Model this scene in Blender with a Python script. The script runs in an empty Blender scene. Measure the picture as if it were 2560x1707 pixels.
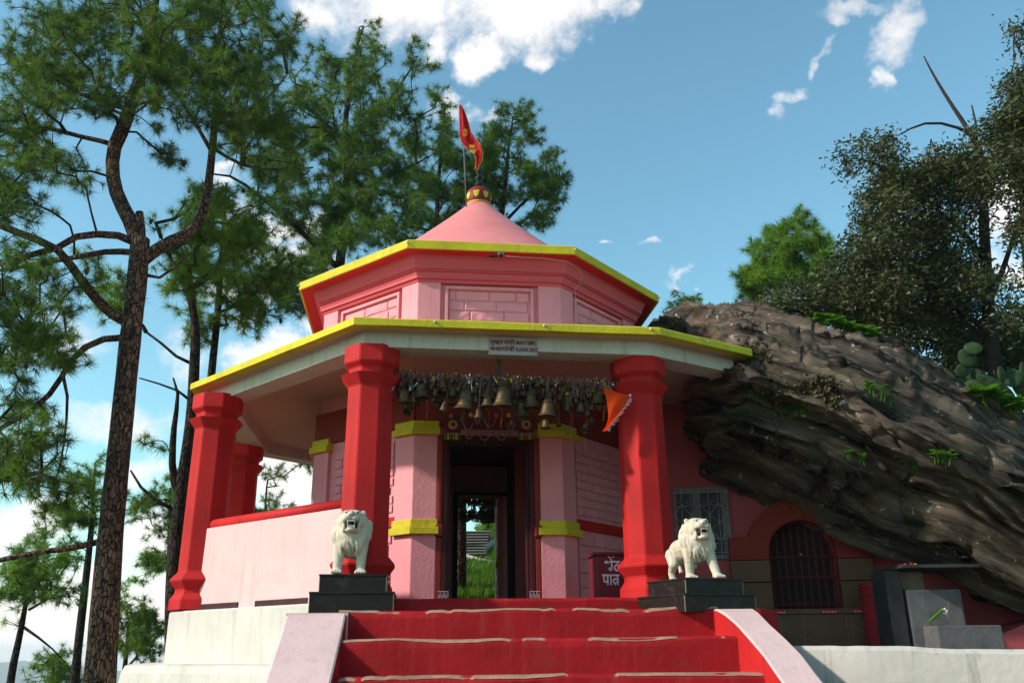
import bpy, bmesh, math, random
import numpy as np
from mathutils import Vector, Matrix
random.seed(7); rng = np.random.default_rng(7)
C = bpy.context.scene.collection
SC = bpy.context.scene
PI = math.pi

# ------------------------------------------------------------------ camera
F, PITCH, ROLL = 2175.0, math.radians(19.4), math.radians(0.545)
_fw = np.array([0, math.cos(PITCH), math.sin(PITCH)]); _up = np.array([0, -math.sin(PITCH), math.cos(PITCH)]); _rt = np.array([1., 0, 0])
RT = _rt * math.cos(ROLL) - _up * math.sin(ROLL); UP = _up * math.cos(ROLL) + _rt * math.sin(ROLL); FW = _fw
cam = bpy.data.cameras.new('camera'); cam_o = bpy.data.objects.new('camera', cam); C.objects.link(cam_o)
cam.sensor_width = 36.0; cam.lens = F / 2560 * 36.0; cam.clip_end = 20000; cam.clip_start = 0.05
cam_o.matrix_world = Matrix(((RT[0], UP[0], -FW[0], 0), (RT[1], UP[1], -FW[1], 0), (RT[2], UP[2], -FW[2], 0), (0, 0, 0, 1)))
SC.camera = cam_o
K = 2560 / 2352.0
def ray(x, y, src=False):
    if not src: x, y = x * K, y * K
    return (x - 1280) * RT - (y - 853.5) * UP + F * FW
def at(x, y, Y, src=False):
    d = ray(x, y, src); return Vector(d * Y / d[1])
def atz(x, y, z, src=False):
    d = ray(x, y, src); return Vector(d * z / d[2])

# ------------------------------------------------------------------ sun, sky, exposure
SUN_EL = math.radians(31); SUN_AZ = math.atan2(-0.945, -0.325)      # azimuth clockwise from +Y
sv = Vector((math.sin(SUN_AZ) * math.cos(SUN_EL), math.cos(SUN_AZ) * math.cos(SUN_EL), math.sin(SUN_EL)))
sl = bpy.data.lights.new('sun', 'SUN'); sl.energy = 5.0; sl.angle = math.radians(2.5); sl.color = (1.0, 0.93, 0.84)
so = bpy.data.objects.new('sun', sl); C.objects.link(so); so.rotation_euler = (sv).to_track_quat('Z', 'Y').to_euler(); so.location = (-20, -10, 20)
SC.view_settings.view_transform = 'Standard'; SC.view_settings.look = 'None'; SC.view_settings.gamma = 1; SC.view_settings.use_curve_mapping = False
SC.view_settings.exposure = 0.16
W = bpy.data.worlds.new('World'); SC.world = W; W.use_nodes = True
nt = W.node_tree; nt.nodes.clear(); N = nt.nodes.new; Lk = nt.links.new
def _m(op, a, b=None, c=None, clamp=False):
    n = N('ShaderNodeMath'); n.operation = op; n.use_clamp = clamp
    for i, v in enumerate((a, b, c)):
        if v is None: continue
        if isinstance(v, (int, float)): n.inputs[i].default_value = v
        else: Lk(v, n.inputs[i])
    return n.outputs[0]
def _vm(op, a, b):
    n = N('ShaderNodeVectorMath'); n.operation = op
    for i, v in enumerate((a, b)):
        if isinstance(v, (tuple, list)): n.inputs[i].default_value = v
        else: Lk(v, n.inputs[i])
    return n
sky = N('ShaderNodeTexSky'); sky.sky_type = 'NISHITA'; sky.sun_disc = False; sky.sun_elevation = SUN_EL; sky.sun_rotation = SUN_AZ
sky.altitude = 500; sky.air_density = 1.3; sky.dust_density = 0.6; sky.ozone_density = 1.0
tc = N('ShaderNodeTexCoord'); dirv = tc.outputs['Generated']
def noise(vec, scale, detail, rough=.55):
    n = N('ShaderNodeTexNoise'); n.inputs['Scale'].default_value = scale; n.inputs['Detail'].default_value = detail; n.inputs['Roughness'].default_value = rough
    Lk(vec, n.inputs['Vector']); return n
n1 = noise(dirv, 6, 5, .62)
wob = _vm('SCALE', _vm('SUBTRACT', n1.outputs['Color'], (.5, .5, .5)).outputs[0], (0, 0, 0)); wob.inputs['Scale'].default_value = .16
dw = _vm('ADD', dirv, wob.outputs[0]).outputs[0]
blobs = [ # px, py, rx, ry, weight
 (1000, -30, 330, 130, 1), (1260, 10, 190, 95, 1), (1410, 10, 60, 50, .9), (1130, 95, 70, 55, 1), (1030, 90, 60, 45, .9), (1230, 95, 50, 35, .8), (760, 5, 90, 60, .8),
 (1070, 200, 80, 32, .75), (1160, 215, 40, 14, .5),
 (2060, 50, 55, 95, .72), (2060, 180, 18, 50, .6), (1930, 5, 90, 26, .6), (1880, 110, 20, 50, .55), (1840, 205, 48, 26, .6), (1815, 250, 25, 30, .45), (1480, 592, 34, 12, .6), (1540, 657, 46, 16, .8), (1385, 588, 14, 8, .5),
 (540, 435, 70, 26, .8), (660, 510, 140, 62, 1), (700, 600, 120, 50, .9), (620, 800, 110, 45, 1), (760, 730, 80, 50, .8), (560, 720, 40, 30, .7),
 (60, 1200, 170, 80, 1.1), (200, 1420, 400, 160, 1.3), (360, 1240, 140, 90, 1.1), (700, 1110, 200, 110, 1.3), (120, 760, 130, 60, .5), (300, 1560, 700, 110, 1.2), (240, 960, 160, 60, .75), (60, 1000, 120, 50, .7), (430, 800, 60, 70, .5), (330, 1090, 110, 60, .9), (550, 640, 120, 60, .7),
 (2300, 480, 90, 110, .9), (2340, 600, 90, 60, .8), (2000, 640, 110, 50, .6)]
mask = None
for (px, py, rx, ry, w) in blobs:
    c = ray(px, py); c /= np.linalg.norm(c); u = np.cross(c, UP); u /= np.linalg.norm(u); v = np.cross(u, c)
    a = abs(np.linalg.norm(np.cross(ray(px + rx, py) / np.linalg.norm(ray(px + rx, py)), c))); b = abs(np.linalg.norm(np.cross(ray(px, py + ry) / np.linalg.norm(ray(px, py + ry)), c)))
    dx = _vm('DOT_PRODUCT', dw, tuple(u / a)).outputs['Value']; dy = _vm('DOT_PRODUCT', dw, tuple(v / b)).outputs['Value']
    r2 = _m('ADD', _m('MULTIPLY', dx, dx), _m('MULTIPLY', dy, dy))
    val = _m('MULTIPLY_ADD', r2, -w, w)
    mask = val if mask is None else _m('MAXIMUM', mask, val)
fine = noise(dirv, 16, 7, .7)
mk = _m('ADD', mask, _m('MULTIPLY', _m('SUBTRACT', fine.outputs['Fac'], .5), 2.3))
mr = N('ShaderNodeMapRange'); mr.interpolation_type = 'SMOOTHSTEP'; Lk(mk, mr.inputs['Value']); mr.inputs['From Min'].default_value = -.12; mr.inputs['From Max'].default_value = 1.25
mkc = _m('MULTIPLY', mr.outputs[0], .95)
shade = N('ShaderNodeMapRange'); Lk(noise(dirv, 6, 2).outputs['Fac'], shade.inputs['Value']); shade.inputs['From Min'].default_value = .3; shade.inputs['From Max'].default_value = .7
ccol = N('ShaderNodeMix'); ccol.data_type = 'RGBA'; Lk(shade.outputs[0], ccol.inputs['Factor']); ccol.inputs['A'].default_value = (7.6, 7.1, 6.9, 1); ccol.inputs['B'].default_value = (9.8, 9.3, 9.0, 1)
tint = N('ShaderNodeMix'); tint.data_type = 'RGBA'; tint.blend_type = 'MULTIPLY'; tint.inputs['Factor'].default_value = 1; Lk(sky.outputs[0], tint.inputs['A']); tint.inputs['B'].default_value = (1.12, 1.6, 1.5, 1)
mx = N('ShaderNodeMix'); mx.data_type = 'RGBA'; Lk(mkc, mx.inputs['Factor']); Lk(tint.outputs['Result'], mx.inputs['A']); Lk(ccol.outputs['Result'], mx.inputs['B'])
bg = N('ShaderNodeBackground'); bg.inputs['Strength'].default_value = .125; Lk(mx.outputs['Result'], bg.inputs['Color'])
wo = N('ShaderNodeOutputWorld'); Lk(bg.outputs[0], wo.inputs['Surface'])

# ------------------------------------------------------------------ helpers
class MB:
    def __init__(s): s.v = []; s.f = []
    def add(s, vs, fs):
        o = len(s.v); s.v += [tuple(v) for v in vs]; s.f += [tuple(o + i for i in f) for f in fs]; return s
    def box(s, c, d, M=None, bev=0):
        x, y, z = d[0] / 2, d[1] / 2, d[2] / 2
        vs = [Vector((i * x, j * y, k * z)) for k in (-1, 1) for j in (-1, 1) for i in (-1, 1)]
        c = Vector(c); vs = [(M @ v if M else v) + c for v in vs]
        return s.add(vs, [(0, 2, 3, 1), (4, 5, 7, 6), (0, 1, 5, 4), (2, 6, 7, 3), (0, 4, 6, 2), (1, 3, 7, 5)])
    def prism(s, poly, z0, z1):        # poly: ccw (x,y)
        n = len(poly); z0 = z0 if hasattr(z0, '__len__') else [z0] * n; z1 = z1 if hasattr(z1, '__len__') else [z1] * n
        vs = [(p[0], p[1], z0[i]) for i, p in enumerate(poly)] + [(p[0], p[1], z1[i]) for i, p in enumerate(poly)]
        return s.add(vs, [tuple(range(n - 1, -1, -1)), tuple(range(n, 2 * n))] + [(i, (i + 1) % n, n + (i + 1) % n, n + i) for i in range(n)])
    def loft(s, rings, cap=True, closed=True):
        n = len(rings[0]); vs = [p for r in rings for p in r]; fs = []
        for k in range(len(rings) - 1):
            for i in range(n if closed else n - 1):
                j = (i + 1) % n; fs.append((k * n + i, k * n + j, (k + 1) * n + j, (k + 1) * n + i))
        if cap: fs.append(tuple(range(n - 1, -1, -1))); fs.append(tuple((len(rings) - 1) * n + i for i in range(n)))
        return s.add(vs, fs)
    def lathe(s, prof, n=16, c=(0, 0, 0), rot=0, cap=True):
        c = Vector(c)
        return s.loft([[c + Vector((r * math.cos(2 * PI * i / n + rot), r * math.sin(2 * PI * i / n + rot), z)) for i in range(n)] for r, z in prof], cap)
    def tube(s, pts, rad, n=8, cap=True):
        pts = [Vector(p) for p in pts]; rad = rad if hasattr(rad, '__len__') else [rad] * len(pts); rings = []; ref = None
        for i, p in enumerate(pts):
            t = (pts[min(i + 1, len(pts) - 1)] - pts[max(i - 1, 0)]).normalized()
            if ref is None: ref = t.orthogonal().normalized()
            a = (ref - t * ref.dot(t)).normalized(); ref = a; b = t.cross(a)
            rings.append([p + (a * math.cos(2 * PI * k / n) + b * math.sin(2 * PI * k / n)) * rad[i] for k in range(n)])
        return s.loft(rings, cap)
    def ell(s, c, r, M=None, nu=12, nv=8):
        c = Vector(c); rings = []
        for j in range(1, nv):
            th = PI * j / nv; rings.append([Vector((r[0] * math.sin(th) * math.cos(2 * PI * i / nu), r[1] * math.sin(th) * math.sin(2 * PI * i / nu), -r[2] * math.cos(th))) for i in range(nu)])
        vs = [Vector((0, 0, -r[2]))] + [p for q in rings for p in q] + [Vector((0, 0, r[2]))]
        vs = [(M @ v if M else v) + c for v in vs]; L = len(vs) - 1
        fs = [(0, 1 + (i + 1) % nu, 1 + i) for i in range(nu)] + [(L, L - nu + i, L - nu + (i + 1) % nu) for i in range(nu)]
        for k in range(nv - 2):
            for i in range(nu): j = (i + 1) % nu; fs.append((1 + k * nu + i, 1 + k * nu + j, 1 + (k + 1) * nu + j, 1 + (k + 1) * nu + i))
        return s.add(vs, fs)
    def build(s, name, mat, parent=None, smooth=False, bevel=0, **tags):
        me = bpy.data.meshes.new(name); me.from_pydata(s.v, [], s.f); me.validate(); me.update()
        if bevel or True:
            bm = bmesh.new(); bm.from_mesh(me); bmesh.ops.recalc_face_normals(bm, faces=bm.faces)
            if bevel: bmesh.ops.bevel(bm, geom=[e for e in bm.edges if len(e.link_faces) == 2 and e.calc_face_angle(0) > .5], offset=bevel, segments=2, affect='EDGES', profile=.6)
            bm.to_mesh(me); bm.free()
        return link(name, me, mat, parent, smooth, **tags)
def link(name, me, mat, parent=None, smooth=False, **tags):
    if mat and not me.materials: me.materials.append(mat)
    if smooth: me.polygons.foreach_set('use_smooth', [True] * len(me.polygons))
    o = bpy.data.objects.new(name, me); C.objects.link(o)
    if parent: o.parent = parent; o.matrix_parent_inverse = parent.matrix_world.inverted() if tags.pop('keep', True) else Matrix()
    for k, v in tags.items():
        if k != 'keep': o[k] = v
    return o
def thing(name, label, cat, loc=(0, 0, 0), group=None):
    o = bpy.data.objects.new(name, None); C.objects.link(o); o.location = loc; o.matrix_world = Matrix.Translation(Vector(loc)); o.empty_display_size = .1
    o['label'] = label; o['category'] = cat
    if group: o['group'] = group
    return o
def tri_mesh(name, V, nper, mat, parent=None, **tags):   # V (n*nper,3) independent faces of nper verts
    n = len(V) // nper; me = bpy.data.meshes.new(name)
    me.vertices.add(len(V)); me.vertices.foreach_set('co', np.asarray(V, np.float32).ravel())
    me.loops.add(n * nper); me.loops.foreach_set('vertex_index', np.arange(n * nper, dtype=np.int32))
    me.polygons.add(n); me.polygons.foreach_set('loop_start', np.arange(0, n * nper, nper, dtype=np.int32)); me.polygons.foreach_set('loop_total', np.full(n, nper, np.int32))
    me.update(); return link(name, me, mat, parent, **tags)
# numpy value noise
_H = rng.random(4096)
def vnoise(P):
    P = np.asarray(P, float); i = np.floor(P).astype(int); f = P - i; f = f * f * (3 - 2 * f)
    def h(a, b, c): return _H[(a * 73 + b * 1571 + c * 337 + a * b * 13 + (b ^ c) * 7) & 4095]
    x, y, z = i.T; fx, fy, fz = f.T; r = 0
    for dx in (0, 1):
        for dy in (0, 1):
            for dz in (0, 1):
                r = r + h(x + dx, y + dy, z + dz) * (fx if dx else 1 - fx) * (fy if dy else 1 - fy) * (fz if dz else 1 - fz)
    return r
def fbm(P, o=4):
    P = np.asarray(P, float); s = 0; a = .5; t = 0
    for k in range(o): s = s + a * vnoise(P * 2 ** k + 17.3 * k); t += a; a *= .5
    return s / t

# ------------------------------------------------------------------ materials
PF = .74
def mat(name, col, rough=.7, var=.12, vscale=3, bump=.15, bscale=40, dirt=None, dscale=1.5, damt=.5, metal=0, spec=.14, stretch=None, trans=0, coat=0, streak=None):
    col = tuple(x * PF for x in col); dirt = tuple(x * PF for x in dirt) if dirt else None
    m = bpy.data.materials.new(name); m.use_nodes = True; t = m.node_tree; p = t.nodes['Principled BSDF']; n = t.nodes.new; l = t.links.new
    tc = n('ShaderNodeTexCoord'); mp = n('ShaderNodeMapping'); l(tc.outputs['Object'], mp.inputs[0])
    if stretch: mp.inputs['Scale'].default_value = stretch
    nz = n('ShaderNodeTexNoise'); nz.inputs['Scale'].default_value = vscale; nz.inputs['Detail'].default_value = 6; l(mp.outputs[0], nz.inputs['Vector'])
    mr = n('ShaderNodeMapRange'); mr.inputs['From Min'].default_value = .3; mr.inputs['From Max'].default_value = .7; mr.inputs['To Min'].default_value = 1 - var; mr.inputs['To Max'].default_value = 1 + var; l(nz.outputs['Fac'], mr.inputs['Value'])
    mx = n('ShaderNodeMix'); mx.data_type = 'RGBA'; mx.blend_type = 'MULTIPLY'; mx.inputs['Factor'].default_value = 1; mx.inputs['A'].default_value = (*col, 1); l(mr.outputs[0], mx.inputs['B'])
    out = mx.outputs['Result']
    if dirt:
        dn = n('ShaderNodeTexNoise'); dn.inputs['Scale'].default_value = dscale; dn.inputs['Detail'].default_value = 9; dn.inputs['Roughness'].default_value = .68; l(mp.outputs[0], dn.inputs['Vector'])
        dr = n('ShaderNodeMapRange'); dr.inputs['From Min'].default_value = .56; dr.inputs['From Max'].default_value = .74; dr.inputs['To Max'].default_value = damt; l(dn.outputs['Fac'], dr.inputs['Value'])
        m2 = n('ShaderNodeMix'); m2.data_type = 'RGBA'; l(dr.outputs[0], m2.inputs['Factor']); l(out, m2.inputs['A']); m2.inputs['B'].default_value = (*dirt, 1); out = m2.outputs['Result']
    if streak:
        ms_ = n('ShaderNodeMapping'); ms_.inputs['Scale'].default_value = (7, 7, .55); l(tc.outputs['Object'], ms_.inputs[0]); sn = n('ShaderNodeTexNoise'); sn.inputs['Scale'].default_value = 1.6; sn.inputs['Detail'].default_value = 8; sn.inputs['Roughness'].default_value = .7; l(ms_.outputs[0], sn.inputs['Vector'])
        sr = n('ShaderNodeMapRange'); sr.inputs['From Min'].default_value = .52; sr.inputs['From Max'].default_value = .74; sr.inputs['To Max'].default_value = streak[1]; l(sn.outputs['Fac'], sr.inputs['Value'])
        m4 = n('ShaderNodeMix'); m4.data_type = 'RGBA'; l(sr.outputs[0], m4.inputs['Factor']); l(out, m4.inputs['A']); m4.inputs['B'].default_value = (*[c_ * PF for c_ in streak[0]], 1); out = m4.outputs['Result']
    l(out, p.inputs['Base Color'])
    p.inputs['Roughness'].default_value = rough; p.inputs['Metallic'].default_value = metal; p.inputs['Specular IOR Level'].default_value = spec
    if coat: p.inputs['Coat Weight'].default_value = coat
    if bump:
        bn = n('ShaderNodeTexNoise'); bn.inputs['Scale'].default_value = bscale; bn.inputs['Detail'].default_value = 5; l(mp.outputs[0], bn.inputs['Vector'])
        bn2 = n('ShaderNodeTexNoise'); bn2.inputs['Scale'].default_value = bscale / 8; bn2.inputs['Detail'].default_value = 3; l(mp.outputs[0], bn2.inputs['Vector'])
        ad = n('ShaderNodeMath'); ad.operation = 'ADD'; l(bn.outputs['Fac'], ad.inputs[0]); l(bn2.outputs['Fac'], ad.inputs[1])
        b = n('ShaderNodeBump'); b.inputs['Strength'].default_value = bump; b.inputs['Distance'].default_value = .008; l(ad.outputs[0], b.inputs['Height']); l(b.outputs[0], p.inputs['Normal'])
    if trans:
        tr = n('ShaderNodeBsdfTranslucent'); l(out, tr.inputs['Color']); ms = n('ShaderNodeMixShader'); ms.inputs[0].default_value = trans
        l(p.outputs[0], ms.inputs[1]); l(tr.outputs[0], ms.inputs[2]); l(ms.outputs[0], t.nodes['Material Output'].inputs['Surface'])
    return m
DK = (.05, .03, .025)
M = {}
M['red'] = mat('red_paint', (.58, .018, .018), .65, .2, 1.6, .3, 30, (.36, .03, .025), 2.5, .6, streak=((.30, .02, .015), .7))
M['step'] = mat('step_red', (.37, .008, .012), .75, .16, 2.5, .6, 22, (.22, .045, .035), 3, .6, streak=((.46, .08, .06), .35))
M['cutred'] = mat('trim_red', (.64, .035, .025), .6, .1, 3, .25, 30)
M['cream'] = mat('worn_cream', (.40, .22, .15), .8, .25, 8, .5, 30, (.3, .1, .08), 8, .7)
M['pink'] = mat('pink_paint', (.98, .37, .40), .7, .08, 2, .35, 35, (.7, .24, .25), 3, .35, streak=((.62, .24, .24), .4))
M['palepink'] = mat('pale_pink_paint', (.80, .54, .52), .75, .08, 2.2, .4, 28, (.56, .36, .33), 2.2, .45, streak=((.45, .33, .28), .45))
M['cornice'] = mat('rose_cornice', (.82, .14, .16), .65, .06, 2, .2, 30)
M['soffitred'] = mat('soffit_red', (.72, .03, .03), .6, .06, 2, .2, 30)
M['dome'] = mat('dome_pink', (.90, .27, .26), .55, .1, 1.8, .3, 20, (.82, .5, .58), 1.6, .55)
M['yellow'] = mat('yellow_paint', (.74, .60, .03), .65, .12, 4, .5, 25, (.32, .26, .07), 5, .6, streak=((.35, .28, .08), .5))
M['white'] = mat('white_paint', (.74, .66, .59), .8, .08, 2, .35, 30, (.40, .37, .29), 1.8, .4, streak=((.34, .32, .25), .6))
M['soffit'] = mat('soffit_plaster', (.66, .46, .36), .8, .06, 2, .2, 30)
M['wallwhite'] = mat('whitewash', (.56, .50, .45), .85, .12, 1.6, .8, 14, (.16, .16, .12), 1.6, .75, streak=((.17, .17, .13), .7))
M['darkwood'] = mat('dark_wood', (.06, .02, .018), .6, .2, 10, .3, 40)
M['greywood'] = mat('grey_door_wood', (.42, .40, .37), .7, .15, 12, .3, 40, (.2, .17, .14), 6, .5)
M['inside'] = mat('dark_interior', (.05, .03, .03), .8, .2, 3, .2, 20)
M['granite'] = mat('black_granite', (.022, .016, .014), .35, .3, 30, .05, 80, (.16, .15, .15), 6, .35)
M['marble'] = mat('lion_marble', (.72, .61, .47), .7, .14, 6, .3, 60, (.30, .25, .17), 9, .85, streak=((.35, .28, .2), .6))
M['mouth'] = mat('mouth_dark', (.06, .025, .03), .7, .1)
M['tooth'] = mat('tooth_white', (.75, .7, .58), .4, .05)
M['brass'] = mat('aged_brass', (.13, .082, .042), .5, .4, 14, .2, 60, (.04, .03, .02), 8, .85, metal=.55)
M['gold'] = mat('gold_tinsel', (.85, .45, .06), .25, .3, 60, 0, metal=.85)
M['silver'] = mat('silver_tinsel', (.6, .5, .5), .25, .4, 60, 0, metal=.85)
M['rose'] = mat('rose_tinsel', (.5, .14, .16), .5, .4, 50, 0)
M['ribbon'] = mat('dusty_ribbon', (.15, .07, .05), .7, .5, 40, 0)
M['orange'] = mat('orange_cloth', (1.25, .12, .015), .7, .08, 5, .15, 50, trans=.5)
M['flagred'] = mat('red_flag_cloth', (.75, .01, .02), .6, .08, 5, .15, 50, trans=.35)
M['gilt'] = mat('gilt_trim', (.8, .5, .05), .5, .1)
M['text_red'] = mat('lettering_red', (.22, .012, .03), .6, .1)
M['text_white'] = mat('lettering_white', (.75, .6, .68), .6, .1)
M['text_yellow'] = mat('lettering_yellow', (.85, .6, .05), .6, .1)
M['signboard'] = mat('sign_board', (.52, .44, .43), .6, .12, 8, .1, 50, (.25, .2, .18), 12, .6)
M['maroon'] = mat('maroon_paint', (.16, .02, .028), .5, .12, 4, .2, 30, (.08, .01, .012), 3, .5)
M['darkmaroon'] = mat('dark_maroon', (.07, .012, .014), .5, .12, 4, .2, 30)
M['fadedgold'] = mat('faded_gold_paint', (.24, .11, .03), .7, .4, 20, 0)
M['chain'] = mat('chain_steel', (.22, .21, .2), .5, .2, 20, 0, metal=.7)
M['black'] = mat('black_plastic', (.02, .02, .02), .45, .1)
M['wire'] = mat('wire_grey', (.4, .33, .33), .6, .1)
M['finial'] = mat('finial_black', (.03, .032, .036), .4, .3, 12, .1)
M['capred'] = mat('cap_maroon', (.28, .03, .035), .5, .15, 6, .2)
M['bar'] = mat('steel_bar', (.12, .1, .1), .5, .2, metal=.5)
M['grille'] = mat('grille_grey', (.22, .2, .22), .6, .2)
M['glass'] = mat('dusty_glass', (.05, .048, .055), .35, .3, 3, .1)
M['tile'] = mat('brown_tile', (.17, .08, .045), .5, .15, 5, .1, 40)
M['grout'] = mat('pale_grout', (.3, .22, .18), .8, .1)
M['shrine'] = mat('shrine_wall_rose', (.52, .10, .11), .75, .1, 2, .3, 25)
M['arch'] = mat('arch_red', (.29, .035, .025), .7, .12, 3, .3, 25, (.14, .02, .02), 3, .5)
M['stone'] = mat('grey_stone', (.13, .12, .12), .75, .25, 5, .5, 25, (.2, .2, .21), 3, .7)
M['darkstone'] = mat('dark_stone', (.05, .046, .044), .8, .3, 5, .5, 20)
M['cone'] = mat('pine_cone_brown', (.09, .055, .035), .8, .3, 30, 0)
M['brownstone'] = mat('brown_stone', (.19, .14, .1), .85, .25, 8, .6, 20)
M['barrel'] = mat('barrel_red', (.36, .022, .03), .4, .1, 4, .15, 30)
M['leaf'] = mat('bright_leaf', (.13, .33, .02), .45, .25, 12, 0, trans=.4)
M['creeper'] = mat('creeper_leaf', (.10, .075, .035), .6, .5, 30, 0, 40, (.05, .12, .02), 9, .9)
M['grass'] = mat('grass', (.12, .24, .02), .7, .4, 4, 0, trans=.35)
M['cactus'] = mat('cactus_green', (.03, .06, .02), .7, .4, 14, .5, 60, (.12, .10, .04), 10, .6)
M['ground'] = mat('hill_ground', (.10, .12, .045), .9, .3, .6, .6, 6, (.16, .11, .06), .9, .7)
M['path'] = mat('path_stone', (.30, .28, .25), .85, .12, 2, .4, 12)
M['hill'] = mat('far_hill', (.07, .10, .06), .95, .2, .02, 0)

def needle_mat(name, col, col2, trans=.3):
    m = bpy.data.materials.new(name); m.use_nodes = True; t = m.node_tree; p = t.nodes['Principled BSDF']; n = t.nodes.new; l = t.links.new
    tc = n('ShaderNodeTexCoord'); a = n('ShaderNodeTexNoise'); a.inputs['Scale'].default_value = 1.6; a.inputs['Detail'].default_value = 5; l(tc.outputs['Object'], a.inputs['Vector'])
    cr = n('ShaderNodeValToRGB'); cr.color_ramp.elements[0].position = .36; cr.color_ramp.elements[1].position = .64; cr.color_ramp.elements[0].color = (*col, 1); cr.color_ramp.elements[1].color = (*col2, 1); l(a.outputs['Fac'], cr.inputs[0])
    l(cr.outputs[0], p.inputs['Base Color']); p.inputs['Roughness'].default_value = .5; p.inputs['Specular IOR Level'].default_value = .35
    tr = n('ShaderNodeBsdfTranslucent'); l(cr.outputs[0], tr.inputs['Color']); ms = n('ShaderNodeMixShader'); ms.inputs[0].default_value = trans
    l(p.outputs[0], ms.inputs[1]); l(tr.outputs[0], ms.inputs[2]); l(ms.outputs[0], t.nodes['Material Output'].inputs['Surface']); return m
M['needle'] = needle_mat('pine_needles', (.042, .100, .007), (.125, .215, .015), .40)
M['needle2'] = needle_mat('pine_needles_light', (.06, .14, .008), (.17, .30, .018), .40)
M['oak'] = needle_mat('oak_leaves', (.024, .034, .008), (.075, .085, .02), .25)
def bark(name, c1, c2, sc):
    m = bpy.data.materials.new(name); m.use_nodes = True; t = m.node_tree; p = t.nodes['Principled BSDF']; n = t.nodes.new; l = t.links.new
    tc = n('ShaderNodeTexCoord'); mp = n('ShaderNodeMapping'); mp.inputs['Scale'].default_value = (1, 1, .42); l(tc.outputs['Object'], mp.inputs[0])
    w = n('ShaderNodeTexNoise'); w.inputs['Scale'].default_value = sc * .7; l(mp.outputs[0], w.inputs['Vector']); ad = n('ShaderNodeMixRGB'); ad.blend_type = 'ADD'; ad.inputs[0].default_value = .12; l(mp.outputs[0], ad.inputs[1]); l(w.outputs['Color'], ad.inputs[2])
    v = n('ShaderNodeTexVoronoi'); v.feature = 'DISTANCE_TO_EDGE'; v.inputs['Scale'].default_value = sc; l(ad.outputs[0], v.inputs['Vector'])
    v2 = n('ShaderNodeTexVoronoi'); v2.inputs['Scale'].default_value = sc; l(ad.outputs[0], v2.inputs['Vector'])
    fn = n('ShaderNodeTexNoise'); fn.inputs['Scale'].default_value = sc * 5; fn.inputs['Detail'].default_value = 5; l(mp.outputs[0], fn.inputs['Vector'])
    cr = n('ShaderNodeValToRGB'); cr.color_ramp.elements[0].position = .0; cr.color_ramp.elements[0].color = (.012, .008, .007, 1); cr.color_ramp.elements[1].position = .13; cr.color_ramp.elements[1].color = (1, 1, 1, 1); l(v.outputs['Distance'], cr.inputs[0])
    mx = n('ShaderNodeMix'); mx.data_type = 'RGBA'; l(v2.outputs['Color'], mx.inputs['Factor']); mx.inputs['A'].default_value = (*c1, 1); mx.inputs['B'].default_value = (*c2, 1)
    m3 = n('ShaderNodeMix'); m3.data_type = 'RGBA'; m3.blend_type = 'MULTIPLY'; m3.inputs['Factor'].default_value = .5; l(mx.outputs['Result'], m3.inputs['A']); l(fn.outputs['Fac'], m3.inputs['B'])
    m2 = n('ShaderNodeMix'); m2.data_type = 'RGBA'; m2.blend_type = 'MULTIPLY'; m2.inputs['Factor'].default_value = 1; l(m3.outputs['Result'], m2.inputs['A']); l(cr.outputs[0], m2.inputs['B'])
    l(m2.outputs['Result'], p.inputs['Base Color']); p.inputs['Roughness'].default_value = .9; p.inputs['Specular IOR Level'].default_value = .1
    b = n('ShaderNodeBump'); b.inputs['Strength'].default_value = .9; b.inputs['Distance'].default_value = .03; l(cr.outputs[0], b.inputs['Height']); l(b.outputs[0], p.inputs['Normal']); return m
M['bark'] = bark('pine_bark', (.10, .06, .042), (.27, .165, .115), 19)
M['bark2'] = bark('dark_bark', (.035, .024, .019), (.07, .05, .04), 16)
M['twig'] = mat('twig_bark', (.045, .032, .026), .9, .3, 8, 0)
M['deadwood'] = mat('dead_wood', (.05, .038, .034), .9, .3, 8, .3, 20)
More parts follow.
